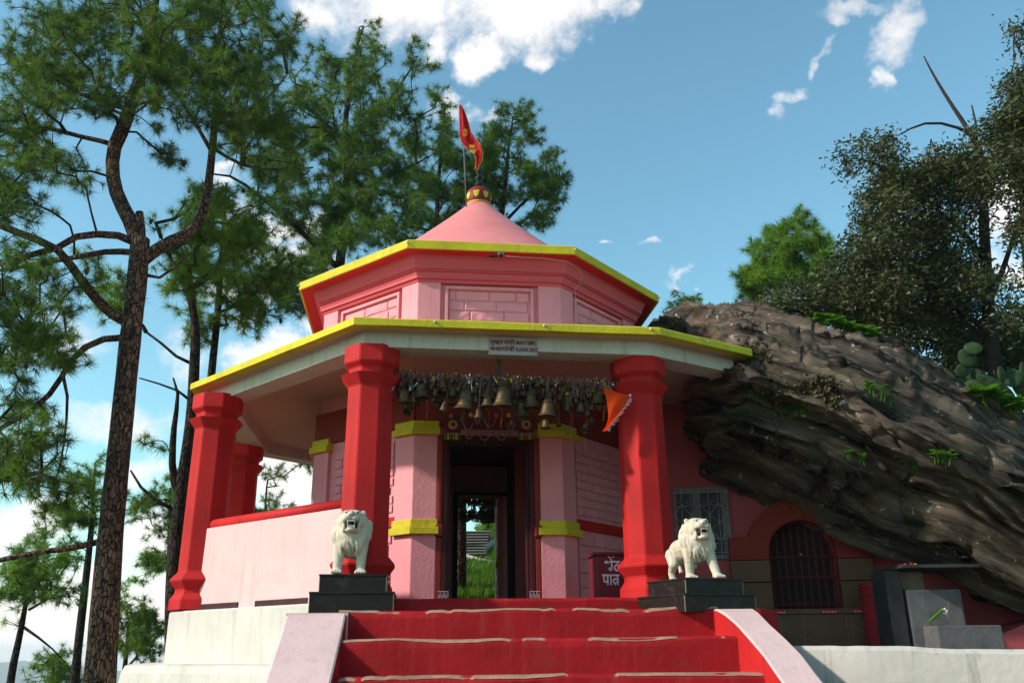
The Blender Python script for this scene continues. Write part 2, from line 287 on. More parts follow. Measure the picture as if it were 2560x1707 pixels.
def rock_mat():
    m = bpy.data.materials.new('rock'); m.use_nodes = True; t = m.node_tree; p = t.nodes['Principled BSDF']; n = t.nodes.new; l = t.links.new
    tc = n('ShaderNodeTexCoord'); mp = n('ShaderNodeMapping'); mp.vector_type = 'TEXTURE'; mp.inputs['Rotation'].default_value = (0, math.radians(27), 0); mp.inputs['Scale'].default_value = (2.4, 1.3, .38); l(tc.outputs['Object'], mp.inputs[0])
    def nz(s, d=8, r=.65, v=mp.outputs[0]):
        q = n('ShaderNodeTexNoise'); q.inputs['Scale'].default_value = s; q.inputs['Detail'].default_value = d; q.inputs['Roughness'].default_value = r; l(v, q.inputs['Vector']); return q.outputs['Fac']
    cr = n('ShaderNodeValToRGB'); e = cr.color_ramp.elements; e[0].position = .34; e[0].position = .38; e[0].color = (.009, .007, .006, 1); e[1].position = .64; e[1].color = (.21, .155, .112, 1); l(nz(2.2), cr.inputs[0])
    out = cr.outputs[0]
    def over(out, fac, lo, hi, col, amt):
        r = n('ShaderNodeMapRange'); r.inputs['From Min'].default_value = lo; r.inputs['From Max'].default_value = hi; r.inputs['To Max'].default_value = amt; l(fac, r.inputs['Value'])
        x = n('ShaderNodeMix'); x.data_type = 'RGBA'; l(r.outputs[0], x.inputs['Factor']); l(out, x.inputs['A']); x.inputs['B'].default_value = (*col, 1); return x.outputs['Result']
    out = over(out, nz(5.5, 10, .75), .56, .66, (.30, .26, .22), .85)
    out = over(out, nz(9, 6, .65, tc.outputs['Object']), .63, .69, (.62, .56, .5), .85)
    out = over(out, nz(4.2, 6, .6, tc.outputs['Object']), .63, .70, (.22, .075, .02), .6)
    out = over(out, nz(1.1, 5, .6, tc.outputs['Object']), .56, .72, (.05, .06, .018), .6)
    l(out, p.inputs['Base Color']); p.inputs['Roughness'].default_value = .95; p.inputs['Specular IOR Level'].default_value = .08
    b = n('ShaderNodeBump'); b.inputs['Strength'].default_value = 1; b.inputs['Distance'].default_value = .11; l(nz(4.5, 10, .7), b.inputs['Height'])
    b2 = n('ShaderNodeBump'); b2.inputs['Strength'].default_value = .8; b2.inputs['Distance'].default_value = .03; l(nz(24, 8, .78), b2.inputs['Height']); l(b.outputs[0], b2.inputs['Normal']); l(b2.outputs[0], p.inputs['Normal']); return m
M['rock'] = rock_mat()

# ------------------------------------------------------------------ setting: ground
def gz(x, y):
    # height of the hillside
    x = np.asarray(x, float); y = np.asarray(y, float)
    sm = lambda a, b, t: np.clip((t - a) / (b - a), 0, 1) ** 2 * (3 - 2 * np.clip((t - a) / (b - a), 0, 1))
    z = -1.75 + 0 * x
    z = z + (1.75 - .25) * sm(8.5, 10.5, y) * sm(-3.0, -1.5, x)           # terrace under the temple
    z = z - .3 * sm(5, 8, y) * (1 - sm(-3.0, -1.5, x))
    z = z + (6.5 * sm(13.5, 44, y)) * sm(-7.5, -1.5, x - .12 * y + 1.6)  # hill behind
    z = z + 3.5 * sm(4.0, 9, x) * sm(9, 16, y)
    z = z - 3.5 * sm(3.6, 14, -x) - 60 * sm(14, 200, -x) - 40 * sm(70, 400, y) - 40 * sm(20, 400, -y) - 40 * sm(60, 400, x)
    z = z + (fbm(np.stack([x.ravel() * .35, y.ravel() * .35, 0 * x.ravel()], 1), 3).reshape(x.shape) - .5) * .35 * sm(6, 14, np.abs(x) + np.abs(y - 6))
    return z
def spaced(a, b, n, p): t = np.linspace(-1, 1, n); return np.sign(t) * np.abs(t) ** p * (b - a) / 2 + (a + b) / 2
gx = spaced(-3200, 3200, 190, 3.8); gy = spaced(-3200, 3200, 190, 3.8) + 8
X, Y = np.meshgrid(gx, gy, indexing='ij'); Z = gz(X, Y)
far = np.sqrt(X ** 2 + Y ** 2); hills = fbm(np.stack([X.ravel() / 900, Y.ravel() / 900, 0 * X.ravel() + 3], 1), 5).reshape(X.shape)
Z = Z + np.clip((far - 900) / 1500, 0, 1) * (hills * 300 - 165)
V = np.stack([X.ravel(), Y.ravel(), Z.ravel()], 1); n = 190
F_ = [(i * n + j, (i + 1) * n + j, (i + 1) * n + j + 1, i * n + j + 1) for i in range(n - 1) for j in range(n - 1)]
me = bpy.data.meshes.new('ground'); me.from_pydata(V.tolist(), [], F_); link('ground', me, M['ground'], smooth=True, kind='structure')

HZ = True
if HZ:
    vm = bpy.data.materials.new('haze'); vm.use_nodes = True; vt = vm.node_tree; vt.nodes.clear(); pv = vt.nodes.new('ShaderNodeVolumePrincipled'); pv.inputs['Density'].default_value = .00032; pv.inputs['Color'].default_value = (.86, .92, 1, 1); pv.inputs['Anisotropy'].default_value = .2
    vo = vt.nodes.new('ShaderNodeOutputMaterial'); vt.links.new(pv.outputs[0], vo.inputs['Volume']); MB().box((0, 8, (Z.min() - 1 + max(Z.max(), 16) + 3) / 2), (6410, 6410, max(Z.max(), 16) + 3 - Z.min() + 1)).build('haze', vm, None, kind='stuff')
# ------------------------------------------------------------------ temple
CX, CY, PH = -.5, 10.9, .14
def ov(R, k, cx=CX, cy=CY, ph=PH):
    a = -PI / 2 - PI / 8 + k * PI / 4 + ph; return Vector((cx + R * math.cos(a), cy + R * math.sin(a), 0))
def octa(R, z): return [ov(R, k) + Vector((0, 0, z)) for k in range(8)]
T = thing('temple', 'pink and red octagonal temple with yellow-edged roofs and a pointed dome', 'temple', (CX, CY, .39))
FL = .39
# lower roof outline (right end runs into the boulder)
LR = [Vector((-1.42, 7.31, 0)), Vector((1.39, 7.66, 0)), Vector((2.42, 8.32, 0)), Vector((3.2, 10.6, 0)), ov(3.6, 4), ov(3.66, 5), Vector((-3.93, 12.2, 0)), Vector((-3.60, 9.33, 0))]
def inset(poly, d):
    n = len(poly); out = []
    for i in range(n):
        p0, p1, p2 = poly[i - 1], poly[i], poly[(i + 1) % n]
        e1 = (p1 - p0).normalized(); e2 = (p2 - p1).normalized(); n1 = Vector((-e1.y, e1.x, 0)); n2 = Vector((-e2.y, e2.x, 0))
        b = (n1 + n2).normalized(); out.append(p1 + b * d / max(.4, b.dot(n1)))
    return out
zz = lambda poly, z: [Vector((p.x, p.y, z)) for p in poly]
def wavy(mb_poly, z, seg, amp, ph):
    out = []
    n = len(mb_poly)
    for i in range(n):
        a, b = mb_poly[i], mb_poly[(i + 1) % n]
        for k in range(seg):
            p = a.lerp(b, k / seg); w = (float(fbm([[p.x * 3.1 + ph, p.y * 3.1, z]], 3)[0]) - .5) * 2 * amp; out.append(Vector((p.x, p.y, z + w)))
    return out
# slab
m = MB(); m.loft([zz(inset(LR, .012), 2.758), zz(inset(LR, .012), 2.80), zz(inset(LR, .6), 2.86), zz(inset(LR, 1.4), 2.95)]); m.build('roof_slab', M['soffit'], T)
# yellow edge: ring
def ring(mb, outer, inner, z0, z1, seg=14, amp=.006, fillet=.012):
    A = wavy(outer, z0, seg, amp, 0); B = wavy(outer, z1 - fillet, seg, amp, 5); Bi = wavy(inset(outer, fillet), z1, seg, amp, 5); Cc = wavy(inner, z1 + .005, seg, amp, 5); D = wavy(inner, z0, seg, amp, 0)
    mb.loft([A, B, Bi, Cc, D, A], cap=False)
m = MB(); ring(m, LR, inset(LR, .1), 2.752, 2.828); m.build('roof_edge', M['yellow'], T, smooth=False)
BM = inset(LR, .20)
def beam(outer, inner, z0, z1):
    m = MB(); A = wavy(outer, z0, 10, .004, 1); B = zz([p for p in wavy(outer, z1, 10, 0, 1)], z1); Ci = zz(wavy(inner, z1, 10, 0, 1), z1); Di = wavy(inner, z0, 10, .003, 2)
    m.loft([A, B, Ci, Di, A], cap=False); return m
beam(BM, inset(BM, .26), 2.615, 2.762).build('porch_beam', M['white'], T)
# plinth tiers
def plinth_oct(R): return [ov(R, k) for k in range(8)]
PL = plinth_oct(3.45); 
PL[0] = ov(3.55, 0); PL[1] = ov(3.55, 1)
m = MB(); m.loft([zz(PL, -.14), zz(PL, FL - .03), zz(inset(PL, .02), FL - .012)]); m.build('plinth', M['white'], T)
PL2 = plinth_oct(3.80); m = MB(); m.loft([zz(inset(PL2, -.15), -1.2), zz(inset(PL2, -.03), -.19), zz(PL2, -.125), zz(inset(PL2, .05), -.11)]); m.build('plinth_base', M['white'], T)
m = MB(); m.loft([zz(inset(PL, .30), FL - .1), zz(inset(PL, .30), FL - .005), zz(inset(PL, .33), FL)]); m.build('porch_floor', M['step'], T)

def pillar_mesh():
    R = .224
    prof = [(R + .055, 0), (R + .055, .10), (R + .012, .16), (R + .008, .20), (R + .075, .285), (R + .07, .30), (R + .004, .37), (R, .385),
            (R - .006, 1.87), (R + .066, 1.965), (R + .07, 1.972), (R - .004, 1.99), (R - .004, 2.04), (R + .046, 2.085), (R + .048, 2.245)]
    m = MB(); m.lathe(prof, 8, rot=PI / 8 + PH - .02)
    bm = bmesh.new(); me = bpy.data.meshes.new('pillar'); me.from_pydata(m.v, [], m.f)
    bm.from_mesh(me); bmesh.ops.recalc_face_normals(bm, faces=bm.faces); bmesh.ops.bevel(bm, geom=[e for e in bm.edges if len(e.link_faces) == 2 and e.calc_face_angle(0) > .25], offset=.006, segments=2, affect='EDGES')
    bm.to_mesh(me); bm.free(); return me
pm = pillar_mesh()
for k, R in ((0, 3.27), (1, 3.22), (4, 3.25), (5, 3.25), (6, 3.3), (7, 3.2)):
    p = ov(R, k) + Vector((.09 if k == 1 else .01, 0, 0)); o = link('pillar', pm, M['red'], T); o.parent = T; o.matrix_parent_inverse = Matrix(); o.location = (p.x - CX, p.y - CY, 0)
# parapet walls between pillars (left faces: 7-0 and 6-7)
def parapet(a, b, name='parapet'):
    d = (b - a).normalized(); nrm = Vector((d.y, -d.x, 0)); m = MB()
    L = (b - a).length; q = lambda t, off, z: a + d * t + nrm * off + Vector((0, 0, z))
    # wall with a drain slot
    m.loft([[q(0, .09, FL - .02), q(L, .09, FL - .02), q(L, -.09, FL - .02), q(0, -.09, FL - .02)], [q(0, .075, FL + .80), q(L, .075, FL + .80), q(L, -.075, FL + .80), q(0, -.075, FL + .80)]])
    w = m.build(name, M['palepink'], T)
    MB().tube([q(.1, 0, FL + .84), q(L - .1, 0, FL + .84)], .058, 12).build('rail', M['red'], w, smooth=True)
    for t0, t1 in ((.26, .88), (1.15, 1.9)):
        MB().box(q((t0 + t1) / 2, .091, FL + .022), (t1 - t0, .016, .055), Matrix.Rotation(math.atan2(d.y, d.x), 3, 'Z')).build('drain_slot', M['darkwood'], w)
parapet(ov(3.22, 7), ov(3.27, 0)); parapet(ov(3.28, 6), ov(3.22, 7))

# cella: eight faces with pilasters at the corners
RC = 2.0; WT = 2.56
cen = Vector((CX - .02, CY, 0))
def cv(R, k): return ov(R, k, cx=CX - .02)
def quadwall(mb, a, b, t, z0, z1):   # wall from a to b (plan), inwards thickness t
    d = (b - a).normalized(); nn = Vector((-d.y, d.x, 0)) * t
    mb.prism([(a.x, a.y), (b.x, b.y), (b.x + nn.x, b.y + nn.y), (a.x + nn.x, a.y + nn.y)], z0, z1)
def bricks(a, b, z0, z1, rows, bl, parent, mt, proud=.0055, seed=0):
    r = random.Random(seed); d = (b - a); L = d.length; d.normalize(); nn = Vector((d.y, -d.x, 0)); h = (z1 - z0) / rows; j = .005
    for i in range(rows):
        x = -r.random() * bl * .9
        while x < L:
            w = bl * (.75 + .5 * r.random()); x0 = max(x + j, 0.004); x1 = min(x + w - j, L - .004); x += w
            if x1 - x0 < .04: continue
            zb, zt = z0 + i * h + j, z0 + (i + 1) * h - j; P = lambda s, z, o: a + d * s + nn * o + Vector((0, 0, z))
            nx = max(2, int((x1 - x0) / .05)); nz_ = 3; e = .012
            g = [];
            for q in range(nz_ + 2):
                row = []
                for s in range(nx + 2):
                    ss = x0 if s == 0 else x1 if s == nx + 1 else x0 + e + (x1 - x0 - 2 * e) * (s - 1) / (nx - 1)
                    zz_ = zb if q == 0 else zt if q == nz_ + 1 else zb + e + (zt - zb - 2 * e) * (q - 1) / (nz_ - 1)
                    border = s in (0, nx + 1) or q in (0, nz_ + 1)
                    row.append(P(ss, zz_, .001 if border else proud * (.55 + .9 * r.random())))
                g.append(row)
            m = MB(); m.loft(g, cap=False, closed=False); m.build('brick', mt, parent)
# front face with door opening (face 0: vertex 0 -> 1); back face 4
def face_pts(R, k): return cv(R, k), cv(R, (k + 1) % 8)
DO = {}
for k in range(8):
    a, b = face_pts(RC, k); d = (b - a).normalized(); L = (b - a).length; m = MB()
    if k in (0, 4):
        c = L / 2 + (.0 if k == 0 else -.30); hw = .475 if k == 0 else .42
        h = 2.12
        quadwall(m, a, a + d * (c - hw), .22, FL - .02, WT + .2); quadwall(m, a + d * (c + hw), b, .22, FL - .02, WT + .2)
        quadwall(m, a + d * (c - hw), a + d * (c + hw), .218, h, WT + .2)
        DO[k] = (a + d * (c - hw), a + d * (c + hw), d, h)
    else: quadwall(m, a, b, .22, FL - .02, WT + .2)
    w = m.build('wall', M['pink'], T)
    if k in (0, 1, 6, 7):
        nn = Vector((d.y, -d.x, 0))
        if k != 0:
            bricks(a + d * .30 + nn * .012, b - d * .30 + nn * .012, FL + .06, FL + .78, 5, .30, w, M['pink'], seed=k)
            bricks(a + d * .30 + nn * .012, b - d * .30 + nn * .012, FL + .95, 2.1, 8, .30, w, M['pink'], seed=k + 9)
        MB().box(((a + b) / 2) + nn * .02 + Vector((0, 0, FL + .85)), (L - .02, .05, .1), Matrix.Rotation(math.atan2(d.y, d.x), 3, 'Z')).build('string_course', M['red'], w) if k != 0 else None
        MB().box(((a + b) / 2) + nn * .015 + Vector((0, 0, 2.4)), (L + .02, .07, .36), Matrix.Rotation(math.atan2(d.y, d.x), 3, 'Z')).build('lintel_band', M['arch'], w)
# pilasters wrap each corner
def pilaster(k, w=.25, off=.045, z0=FL, z1=2.24, name='pilaster', mt=None, ss=1.0):
    P = cv(RC, k); Pa = cv(RC, k - 1); Pb = cv(RC, k + 1); da = (Pa - P).normalized(); db = (Pb - P).normalized()
    na = Vector((-(-da).y * -1, 0, 0)); ea = -da; na = Vector((ea.y, -ea.x, 0)); eb = db; nb = Vector((eb.y, -eb.x, 0)); bis = (na + nb).normalized() * off / ((na + nb).normalized().dot(na))
    A = P + da * w; B = P + db * w
    m = MB(); m.prism([(A.x, A.y), ((A + na * off).x, (A + na * off).y), ((P + bis).x, (P + bis).y), ((B + nb * off).x, (B + nb * off).y), (B.x, B.y), ((P - bis * .5).x, (P - bis * .5).y)], z0, z1)
    return m
for k in (0, 1, 2, 7, 6, 5, 4, 3):
    o = pilaster(k, .225, .05, FL - .01, 2.26).build('pilaster', M['pink'], T, bevel=.006)
    for zc in (1.165, 2.19):
        m = pilaster(k, .24, .075, zc, zc + .075); m2 = pilaster(k, .25, .105, zc - .075, zc - .002); m.v += m2.v; m.f += [tuple(i + 12 for i in f) for f in m2.f]
        m.build('band', M['yellow'], o, bevel=.006)
# ceiling inside cella
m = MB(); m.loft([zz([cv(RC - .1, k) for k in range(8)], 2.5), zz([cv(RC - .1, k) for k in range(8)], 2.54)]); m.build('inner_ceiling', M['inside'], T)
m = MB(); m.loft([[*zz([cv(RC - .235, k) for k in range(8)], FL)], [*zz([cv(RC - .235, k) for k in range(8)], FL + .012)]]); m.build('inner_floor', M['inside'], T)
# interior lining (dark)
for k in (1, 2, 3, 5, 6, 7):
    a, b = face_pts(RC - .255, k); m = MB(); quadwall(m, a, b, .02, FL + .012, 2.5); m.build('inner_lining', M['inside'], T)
# door frames
def frame(k, mt, inner=.045, name='door_frame', out=.05, dep=.32):
    a, b, d, h = DO[k]; nn = Vector((d.y, -d.x, 0)); m = MB(); rz = Matrix.Rotation(math.atan2(d.y, d.x), 3, 'Z')
    for p, s in ((a, 1), (b, -1)):
        m.box(p + d * s * inner / 2 + nn * (out - dep / 2) + Vector((0, 0, (FL + h) / 2)), (inner, dep, h - FL), rz)
        m.box(p + d * s * (inner + .014) + nn * (out - .14) + Vector((0, 0, (FL + h) / 2)), (.028, dep * .5, h - FL), rz)
    m.box((a + b) / 2 + nn * (out - dep / 2) + Vector((0, 0, h - inner / 2)), ((b - a).length - 2 * inner, dep, inner), rz)
    m.box((a + b) / 2 + nn * (out - dep / 2) + Vector((0, 0, FL + .035)), ((b - a).length - 2 * inner, dep, .07), rz)
    return m.build(name, mt, T, bevel=.004)
fo = frame(0, M['darkmaroon']); frame(4, M['darkwood'], .05)
# red jamb mouldings outside the frame
a, b, d, h = DO[0]; nn = Vector((d.y, -d.x, 0)); rz = Matrix.Rotation(math.atan2(d.y, d.x), 3, 'Z')
for p, s in ((a, -1), (b, 1)):
    MB().box(p + d * s * .035 + nn * .03 + Vector((0, 0, (FL + h) / 2 + .37)), (.06, .06, h - FL - .75), rz).build('jamb_column', M['arch'], T, bevel=.02)
    MB().box(p + d * s * .035 + nn * .045 + Vector((0, 0, 1.13)), (.075, .09, .12), rz).build('jamb_block', M['arch'], T, bevel=.015)
    MB().box(p + d * s * .035 + nn * .025 + Vector((0, 0, .73)), (.06, .05, .66), rz).build('jamb_base', M['arch'], T, bevel=.01)
MB().box((a + b) / 2 + nn * .09 + Vector((0, 0, FL + .022)), ((b - a).length + .2, .14, .044), rz).build('threshold', M['step'], T, bevel=.005)
# painted dotted line on the threshold
thr = MB()
for i in range(34):
    c = a.lerp(b, (i + .5) / 34) + nn * .1605 + Vector((0, 0, FL + .03)); thr.box(c, (.018, .003, .007), rz)
for p, s in ((a, 1), (b, -1)):
    for i in range(9):
        thr.box(p + d * s * (i * .012 - .03) + nn * .0805 + Vector((0, 0, FL + .09 + (i % 3) * .012)), (.004, .003, .05), rz)
    thr.box(p + d * s * .015 + nn * .0805 + Vector((0, 0, FL + .145)), (.11, .003, .006), rz)
thr.build('painted_dots', M['text_white'], T)
# rear door leaf, ajar
dl = at(1253, 1365, 12.6, False)
hinge = at(1268 * 1.0, 1480, 12.55, True)
def door_leaf():
    m = MB(); x0 = at(1240, 1300, 13.5, True); x1 = at(1266, 1300, 12.98, True)
    dd = Vector((x1.x - x0.x, x1.y - x0.y, 0)); L = dd.length; ang = math.atan2(dd.y, dd.x); rz = Matrix.Rotation(ang, 3, 'Z'); mid = Vector(((x0.x + x1.x) / 2, (x0.y + x1.y) / 2, 0))
    for s in (-1, 1): m.box(mid + rz @ Vector((s * (L / 2 - .035), 0, 0)) + Vector((0, 0, 1.25)), (.07, .04, 1.6), rz)
    for z in (.5, .98, 1.5, 2.0): m.box(mid + Vector((0, 0, z)), (L - .14, .038, .09), rz)
    m.box(mid + Vector((0, 0, 1.25)), (L - .1, .016, 1.55), rz)
    return m
door_leaf().build('door_leaf', M['greywood'], T)

# upper drum
RU = 2.03; ZD = 3.845; CX0 = CX; CX = -.45
_ov0 = ov
def ov(R, k, cx=-.46, cy=CY, ph=.113): return _ov0(R, k, cx, cy, ph)
for k in range(8):
    a, b = ov(RU, k), ov(RU, (k + 1) % 8); d = (b - a).normalized(); nn = Vector((d.y, -d.x, 0)); L = (b - a).length; m = MB()
    quadwall(m, a, b, .1, 2.84, 4.1); w = m.build('upper_wall', M['pink'], T)
    rz = Matrix.Rotation(math.atan2(d.y, d.x), 3, 'Z')
    if k in (0, 1, 7, 6):
        e = .30; pz0, pz1 = 2.93, 3.815
        fr = MB()
        for (c, dim) in ((a + d * (e + .0), (.035, .05, pz1 - pz0)), (b - d * (e + .0), (.035, .05, pz1 - pz0))): fr.box(c + nn * .02 + Vector((0, 0, (pz0 + pz1) / 2)), dim, rz)
        fr.box((a + b) / 2 + nn * .02 + Vector((0, 0, pz1 - .017)), (L - 2 * e - .036, .05, .035), rz)
        fr.build('panel_frame', M['pink'], w, bevel=.006)
        bricks(a + d * (e + .02) + nn * .004, b - d * (e + .02) + nn * .004, pz0, pz1 - .04, 7, .31, w, M['pink'], proud=.009, seed=k + 40)
for k in range(8):
    P = ov(RU, k); Pa, Pb = ov(RU, k - 1), ov(RU, k + 1); da = (Pa - P).normalized(); db = (Pb - P).normalized(); na = Vector((-da.y, da.x, 0)); nb = Vector((db.y, -db.x, 0)); off = .05
    bis = (na + nb).normalized() * off / ((na + nb).normalized().dot(na)); A = P + da * .23; B = P + db * .23
    m = MB(); m.prism([(A.x, A.y), ((A + na * off).x, (A + na * off).y), ((P + bis).x, (P + bis).y), ((B + nb * off).x, (B + nb * off).y), (B.x, B.y), ((P - bis * .5).x, (P - bis * .5).y)], 2.84, ZD + .02); m.build('corner_pilaster', M['pink'], T, bevel=.006)
# cornice profile
prof = [(RU + .0, ZD - .005), (RU + .062, ZD), (RU + .075, ZD + .02), (RU + .068, ZD + .034), (RU + .10, ZD + .038), (RU + .10, ZD + .06), (RU + .12, ZD + .095), (RU + .112, ZD + .109), (RU + .143, ZD + .112), (RU + .137, ZD + .128), (RU + .162, ZD + .131), (RU + .17, ZD + .17), (RU + .20, ZD + .23), (RU + .215, ZD + .275)]
m = MB(); m.loft([octa(r, z) for r, z in prof]); m.build('cornice', M['cornice'], T)
ZU = 4.22
m = MB(); m.loft([octa(RU + .19, ZD + .272), octa(2.393, ZU - .09), octa(2.393, ZU - .02), octa(2.2, ZU)]); m.build('upper_eave', M['soffitred'], T)
m = MB(); R8 = [ov(2.418, k) for k in range(8)]; ring(m, R8, [ov(2.392, k) for k in range(8)], ZU - .108, ZU - .004, 6, .002); m.build('upper_roof_edge', M['yellow'], T)
for k in (0, 1, 2, 7):
    p = ov(2.428, k) + Vector((0, 0, ZU - .05)); MB().ell(p, (.012, .012, .012), None, 8, 6).build('edge_bolt', M['white'], T)
for p in (Vector((1.9, 7.985, 2.79)), Vector((1.3, 7.64, 2.80)), Vector((.3, 7.52, 2.8)), Vector((-.7, 7.395, 2.80))): MB().ell(p, (.014, .014, .014), None, 8, 6).build('edge_bolt', M['white'], T)
# dome
zt = at(1103, 1568 / 1568 * 472, CY).z
prof = [(2.05, ZU - .02), (1.9, zt - 1.60), (1.5, zt - 1.255), (1.1, zt - .905), (.8, zt - .635), (.5, zt - .355), (.35, zt - .21), (.23, zt - .09), (.155, zt)]
m = MB(); m.lathe(prof, 48, (CX, CY, 0)); m.build('dome', M['dome'], T, smooth=True)
capz = at(1101, 434, CY).z
m = MB(); m.lathe([(.15, zt - .02), (.172, zt + .02), (.176, zt + (capz - zt) * .4), (.165, zt + (capz - zt) * .75), (.12, capz - .02), (.03, capz + .02)], 24, (CX, CY, 0)); cap = m.build('dome_cap', M['capred'], T, smooth=True)
m = MB(); m.lathe([(.178, zt - .02), (.182, zt - .01), (.178, zt + .0)], 24, (CX, CY, 0)); m.build('cap_rim', M['yellow'], cap)
for i in range(8):
    an = -PI / 2 + PH + (i - .5) * PI / 4 + .1; c = Vector((math.cos(an), math.sin(an), 0)); t = Vector((-c.y, c.x, 0)); hh = (capz - zt)
    g = []
    for s, wv in ((-.5, .002), (-.3, .032), (0, .044), (.3, .036), (.5, .002)):
        zc = zt + hh * (.48 + s * .62); rr = .180 - max(0, s) * .06
        g.append([Vector((CX, CY, zc)) + c * (rr - .004) + t * wv, Vector((CX, CY, zc)) + c * rr, Vector((CX, CY, zc)) + c * (rr - .004) - t * wv])
    MB().loft(g, cap=False, closed=False).build('petal', M['yellow'], cap)
z = capz; zf = at(1103, 372, CY).z; prof = [(.02, z)]
nb_ = 4; hh = (zf - z) / nb_
for i in range(nb_):
    r = .062 - .008 * i; prof += [(.022, z + hh * (i + .08)), (r, z + hh * (i + .38)), (r, z + hh * (i + .62)), (.022, z + hh * (i + .92))]
prof += [(.012, zf + .12), (.004, zf + .3)]
m = MB(); m.lathe(prof, 16, (CX, CY, 0)); m.build('finial', M['finial'], cap, smooth=True)

CX = CX0; ov = _ov0
# ------------------------------------------------------------------ text helper
def text(body, size, mt, parent, P, ex, ez, name='lettering', ext=.0015, width=None, bold=.0):
    cu = bpy.data.curves.new('lettering', 'FONT'); cu.body = body; cu.size = size; cu.extrude = ext; cu.align_x = 'LEFT'; cu.offset = bold; cu.resolution_u = 3
    o = bpy.data.objects.new('t', cu); C.objects.link(o); dg = bpy.context.evaluated_depsgraph_get(); me = bpy.data.meshes.new_from_object(o.evaluated_get(dg)); bpy.data.objects.remove(o)
    ex = Vector(ex).normalized(); ez = Vector(ez).normalized(); en = ex.cross(ez)   # outward normal
    co = np.empty(len(me.vertices) * 3); me.vertices.foreach_get('co', co); co = co.reshape(-1, 3)
    if width: s = width / (co[:, 0].max() - co[:, 0].min()); co[:, 0] = (co[:, 0] - co[:, 0].min()) * s
    R = np.array([ex, ez, en]); co = co @ R + np.array(P); me.vertices.foreach_set('co', co.ravel()); me.update(); me.name = name
    me.materials.clear(); return link(name, me, mt, parent)

# ------------------------------------------------------------------ staircase
ST = thing('staircase', 'red painted staircase of worn steps climbing to the temple porch between pale pink side walls', 'stairs', (0, 6.5, -1.6))
ys = [7.02, 6.70, 6.39, 6.07, 5.75, 5.43, 5.11]; zs = [.275, .055, -.185, -.41, -.63, -.85, -1.07]
xl = lambda y: -1.33 + (7.02 - y) * .075
rxy = [(7.12, 1.53, 1.86), (7.0, 1.54, 1.85), (6.85, 1.575, 1.86), (6.7, 1.625, 1.885), (6.55, 1.665, 1.94), (6.39, 1.715, 2.0), (6.2, 1.765, 2.05), (6.0, 1.83, 2.13), (5.5, 2.02, 2.35), (5.0, 2.25, 2.6)]
xr = lambda y: float(np.interp(-y, [-r[0] for r in rxy], [r[1] for r in rxy]))
xo = lambda y: float(np.interp(-y, [-r[0] for r in rxy], [r[2] for r in rxy]))
def step(i):
    y, z = ys[i], zs[i]; zb = zs[i + 1] if i + 1 < len(ys) else -1.5; yb = (7.45 if i == 0 else ys[i - 1] + .03)
    x0, x1 = xl(y) - .03, xr(y) + .03; n = 90; P = np.linspace(x0, x1, n); rings = []
    r = np.random.default_rng(i)
    wz = (fbm(np.stack([P * 2.2, P * 0 + i * 7, P * 0], 1), 4) - .5) * .055; wy = (fbm(np.stack([P * 3 + 9, P * 0 + i * 3, P * 0], 1), 4) - .5) * .05
    for j, x in enumerate(P):
        rings.append([Vector((x, yb, zb - .02)), Vector((x, yb, z + wz[j] * .3)), Vector((x, y + .06, z + .012 + wz[j] * .5)), Vector((x, y + .022 + wy[j], z + wz[j])), Vector((x, y + .004 + wy[j] * .7, z - .018 + wz[j])), Vector((x, y + wy[j] * .25, z - .05)), Vector((x, y, zb - .02))])
    m = MB(); m.loft(rings); o = m.build('step', M['step'], ST, smooth=False)
    # worn bare lip (paint gone) : strip lying on the nosing
    g = []
    cov = fbm(np.stack([P * 2.2, P * 0 + i * 5 + .5, P * 0], 1), 5)
    for j, x in enumerate(P):
        w = min(.04, .002 + .035 * max(0, (cov[j] - .48)) / .2) * (1 if i else .3); dz = -max(0, .47 - cov[j]) * .4
        g.append([Vector((x, y + .015 + wy[j] - .004, z + wz[j] - .003 + dz)), Vector((x, y + .022 + wy[j] + w, z + wz[j] * .8 + .013 + dz)), Vector((x, y + .075 + w, z + .017 + wz[j] * .5 + dz)), Vector((x, yb - .05, z + wz[j] * .3 + .005))])
    m = MB(); m.loft(g, cap=False, closed=False); m.build('worn_nosing', M['cream'], o)
for i in range(len(ys)): step(i)
# top riser up to the porch floor
P = np.linspace(-1.25, 1.42, 60); rings = []
wz = (fbm(np.stack([P * 2.5, P * 0 + 50, P * 0], 1), 4) - .5) * .035
for j, x in enumerate(P):
    y = 7.50 + .12 * (x + .2); rings.append([Vector((x, y + .3, .2)), Vector((x, y + .3, FL + .004)), Vector((x, y + .02, FL + .004 + wz[j] * .5)), Vector((x, y - .005, FL - .02 + wz[j])), Vector((x, y - .03, .2))])
MB().loft(rings).build('step', M['step'], ST)
# landing strip under pedestals
MB().prism([(-1.755, 6.99), (-1.28, 6.99), (-1.28, 7.6), (-1.755, 7.6)], -.3, .268).build('landing', M['palepink'], ST)
MB().prism([(-1.62, 7.06), (-1.28, 7.06), (-1.28, 7.8), (-1.62, 7.8)], .20, .266).build('landing', M['white'], ST)
MB().prism([(1.3, 7.03), (1.9, 7.03), (2.1, 7.3), (2.1, 7.95), (1.3, 7.75)], -.3, .268).build('landing', M['step'], ST)
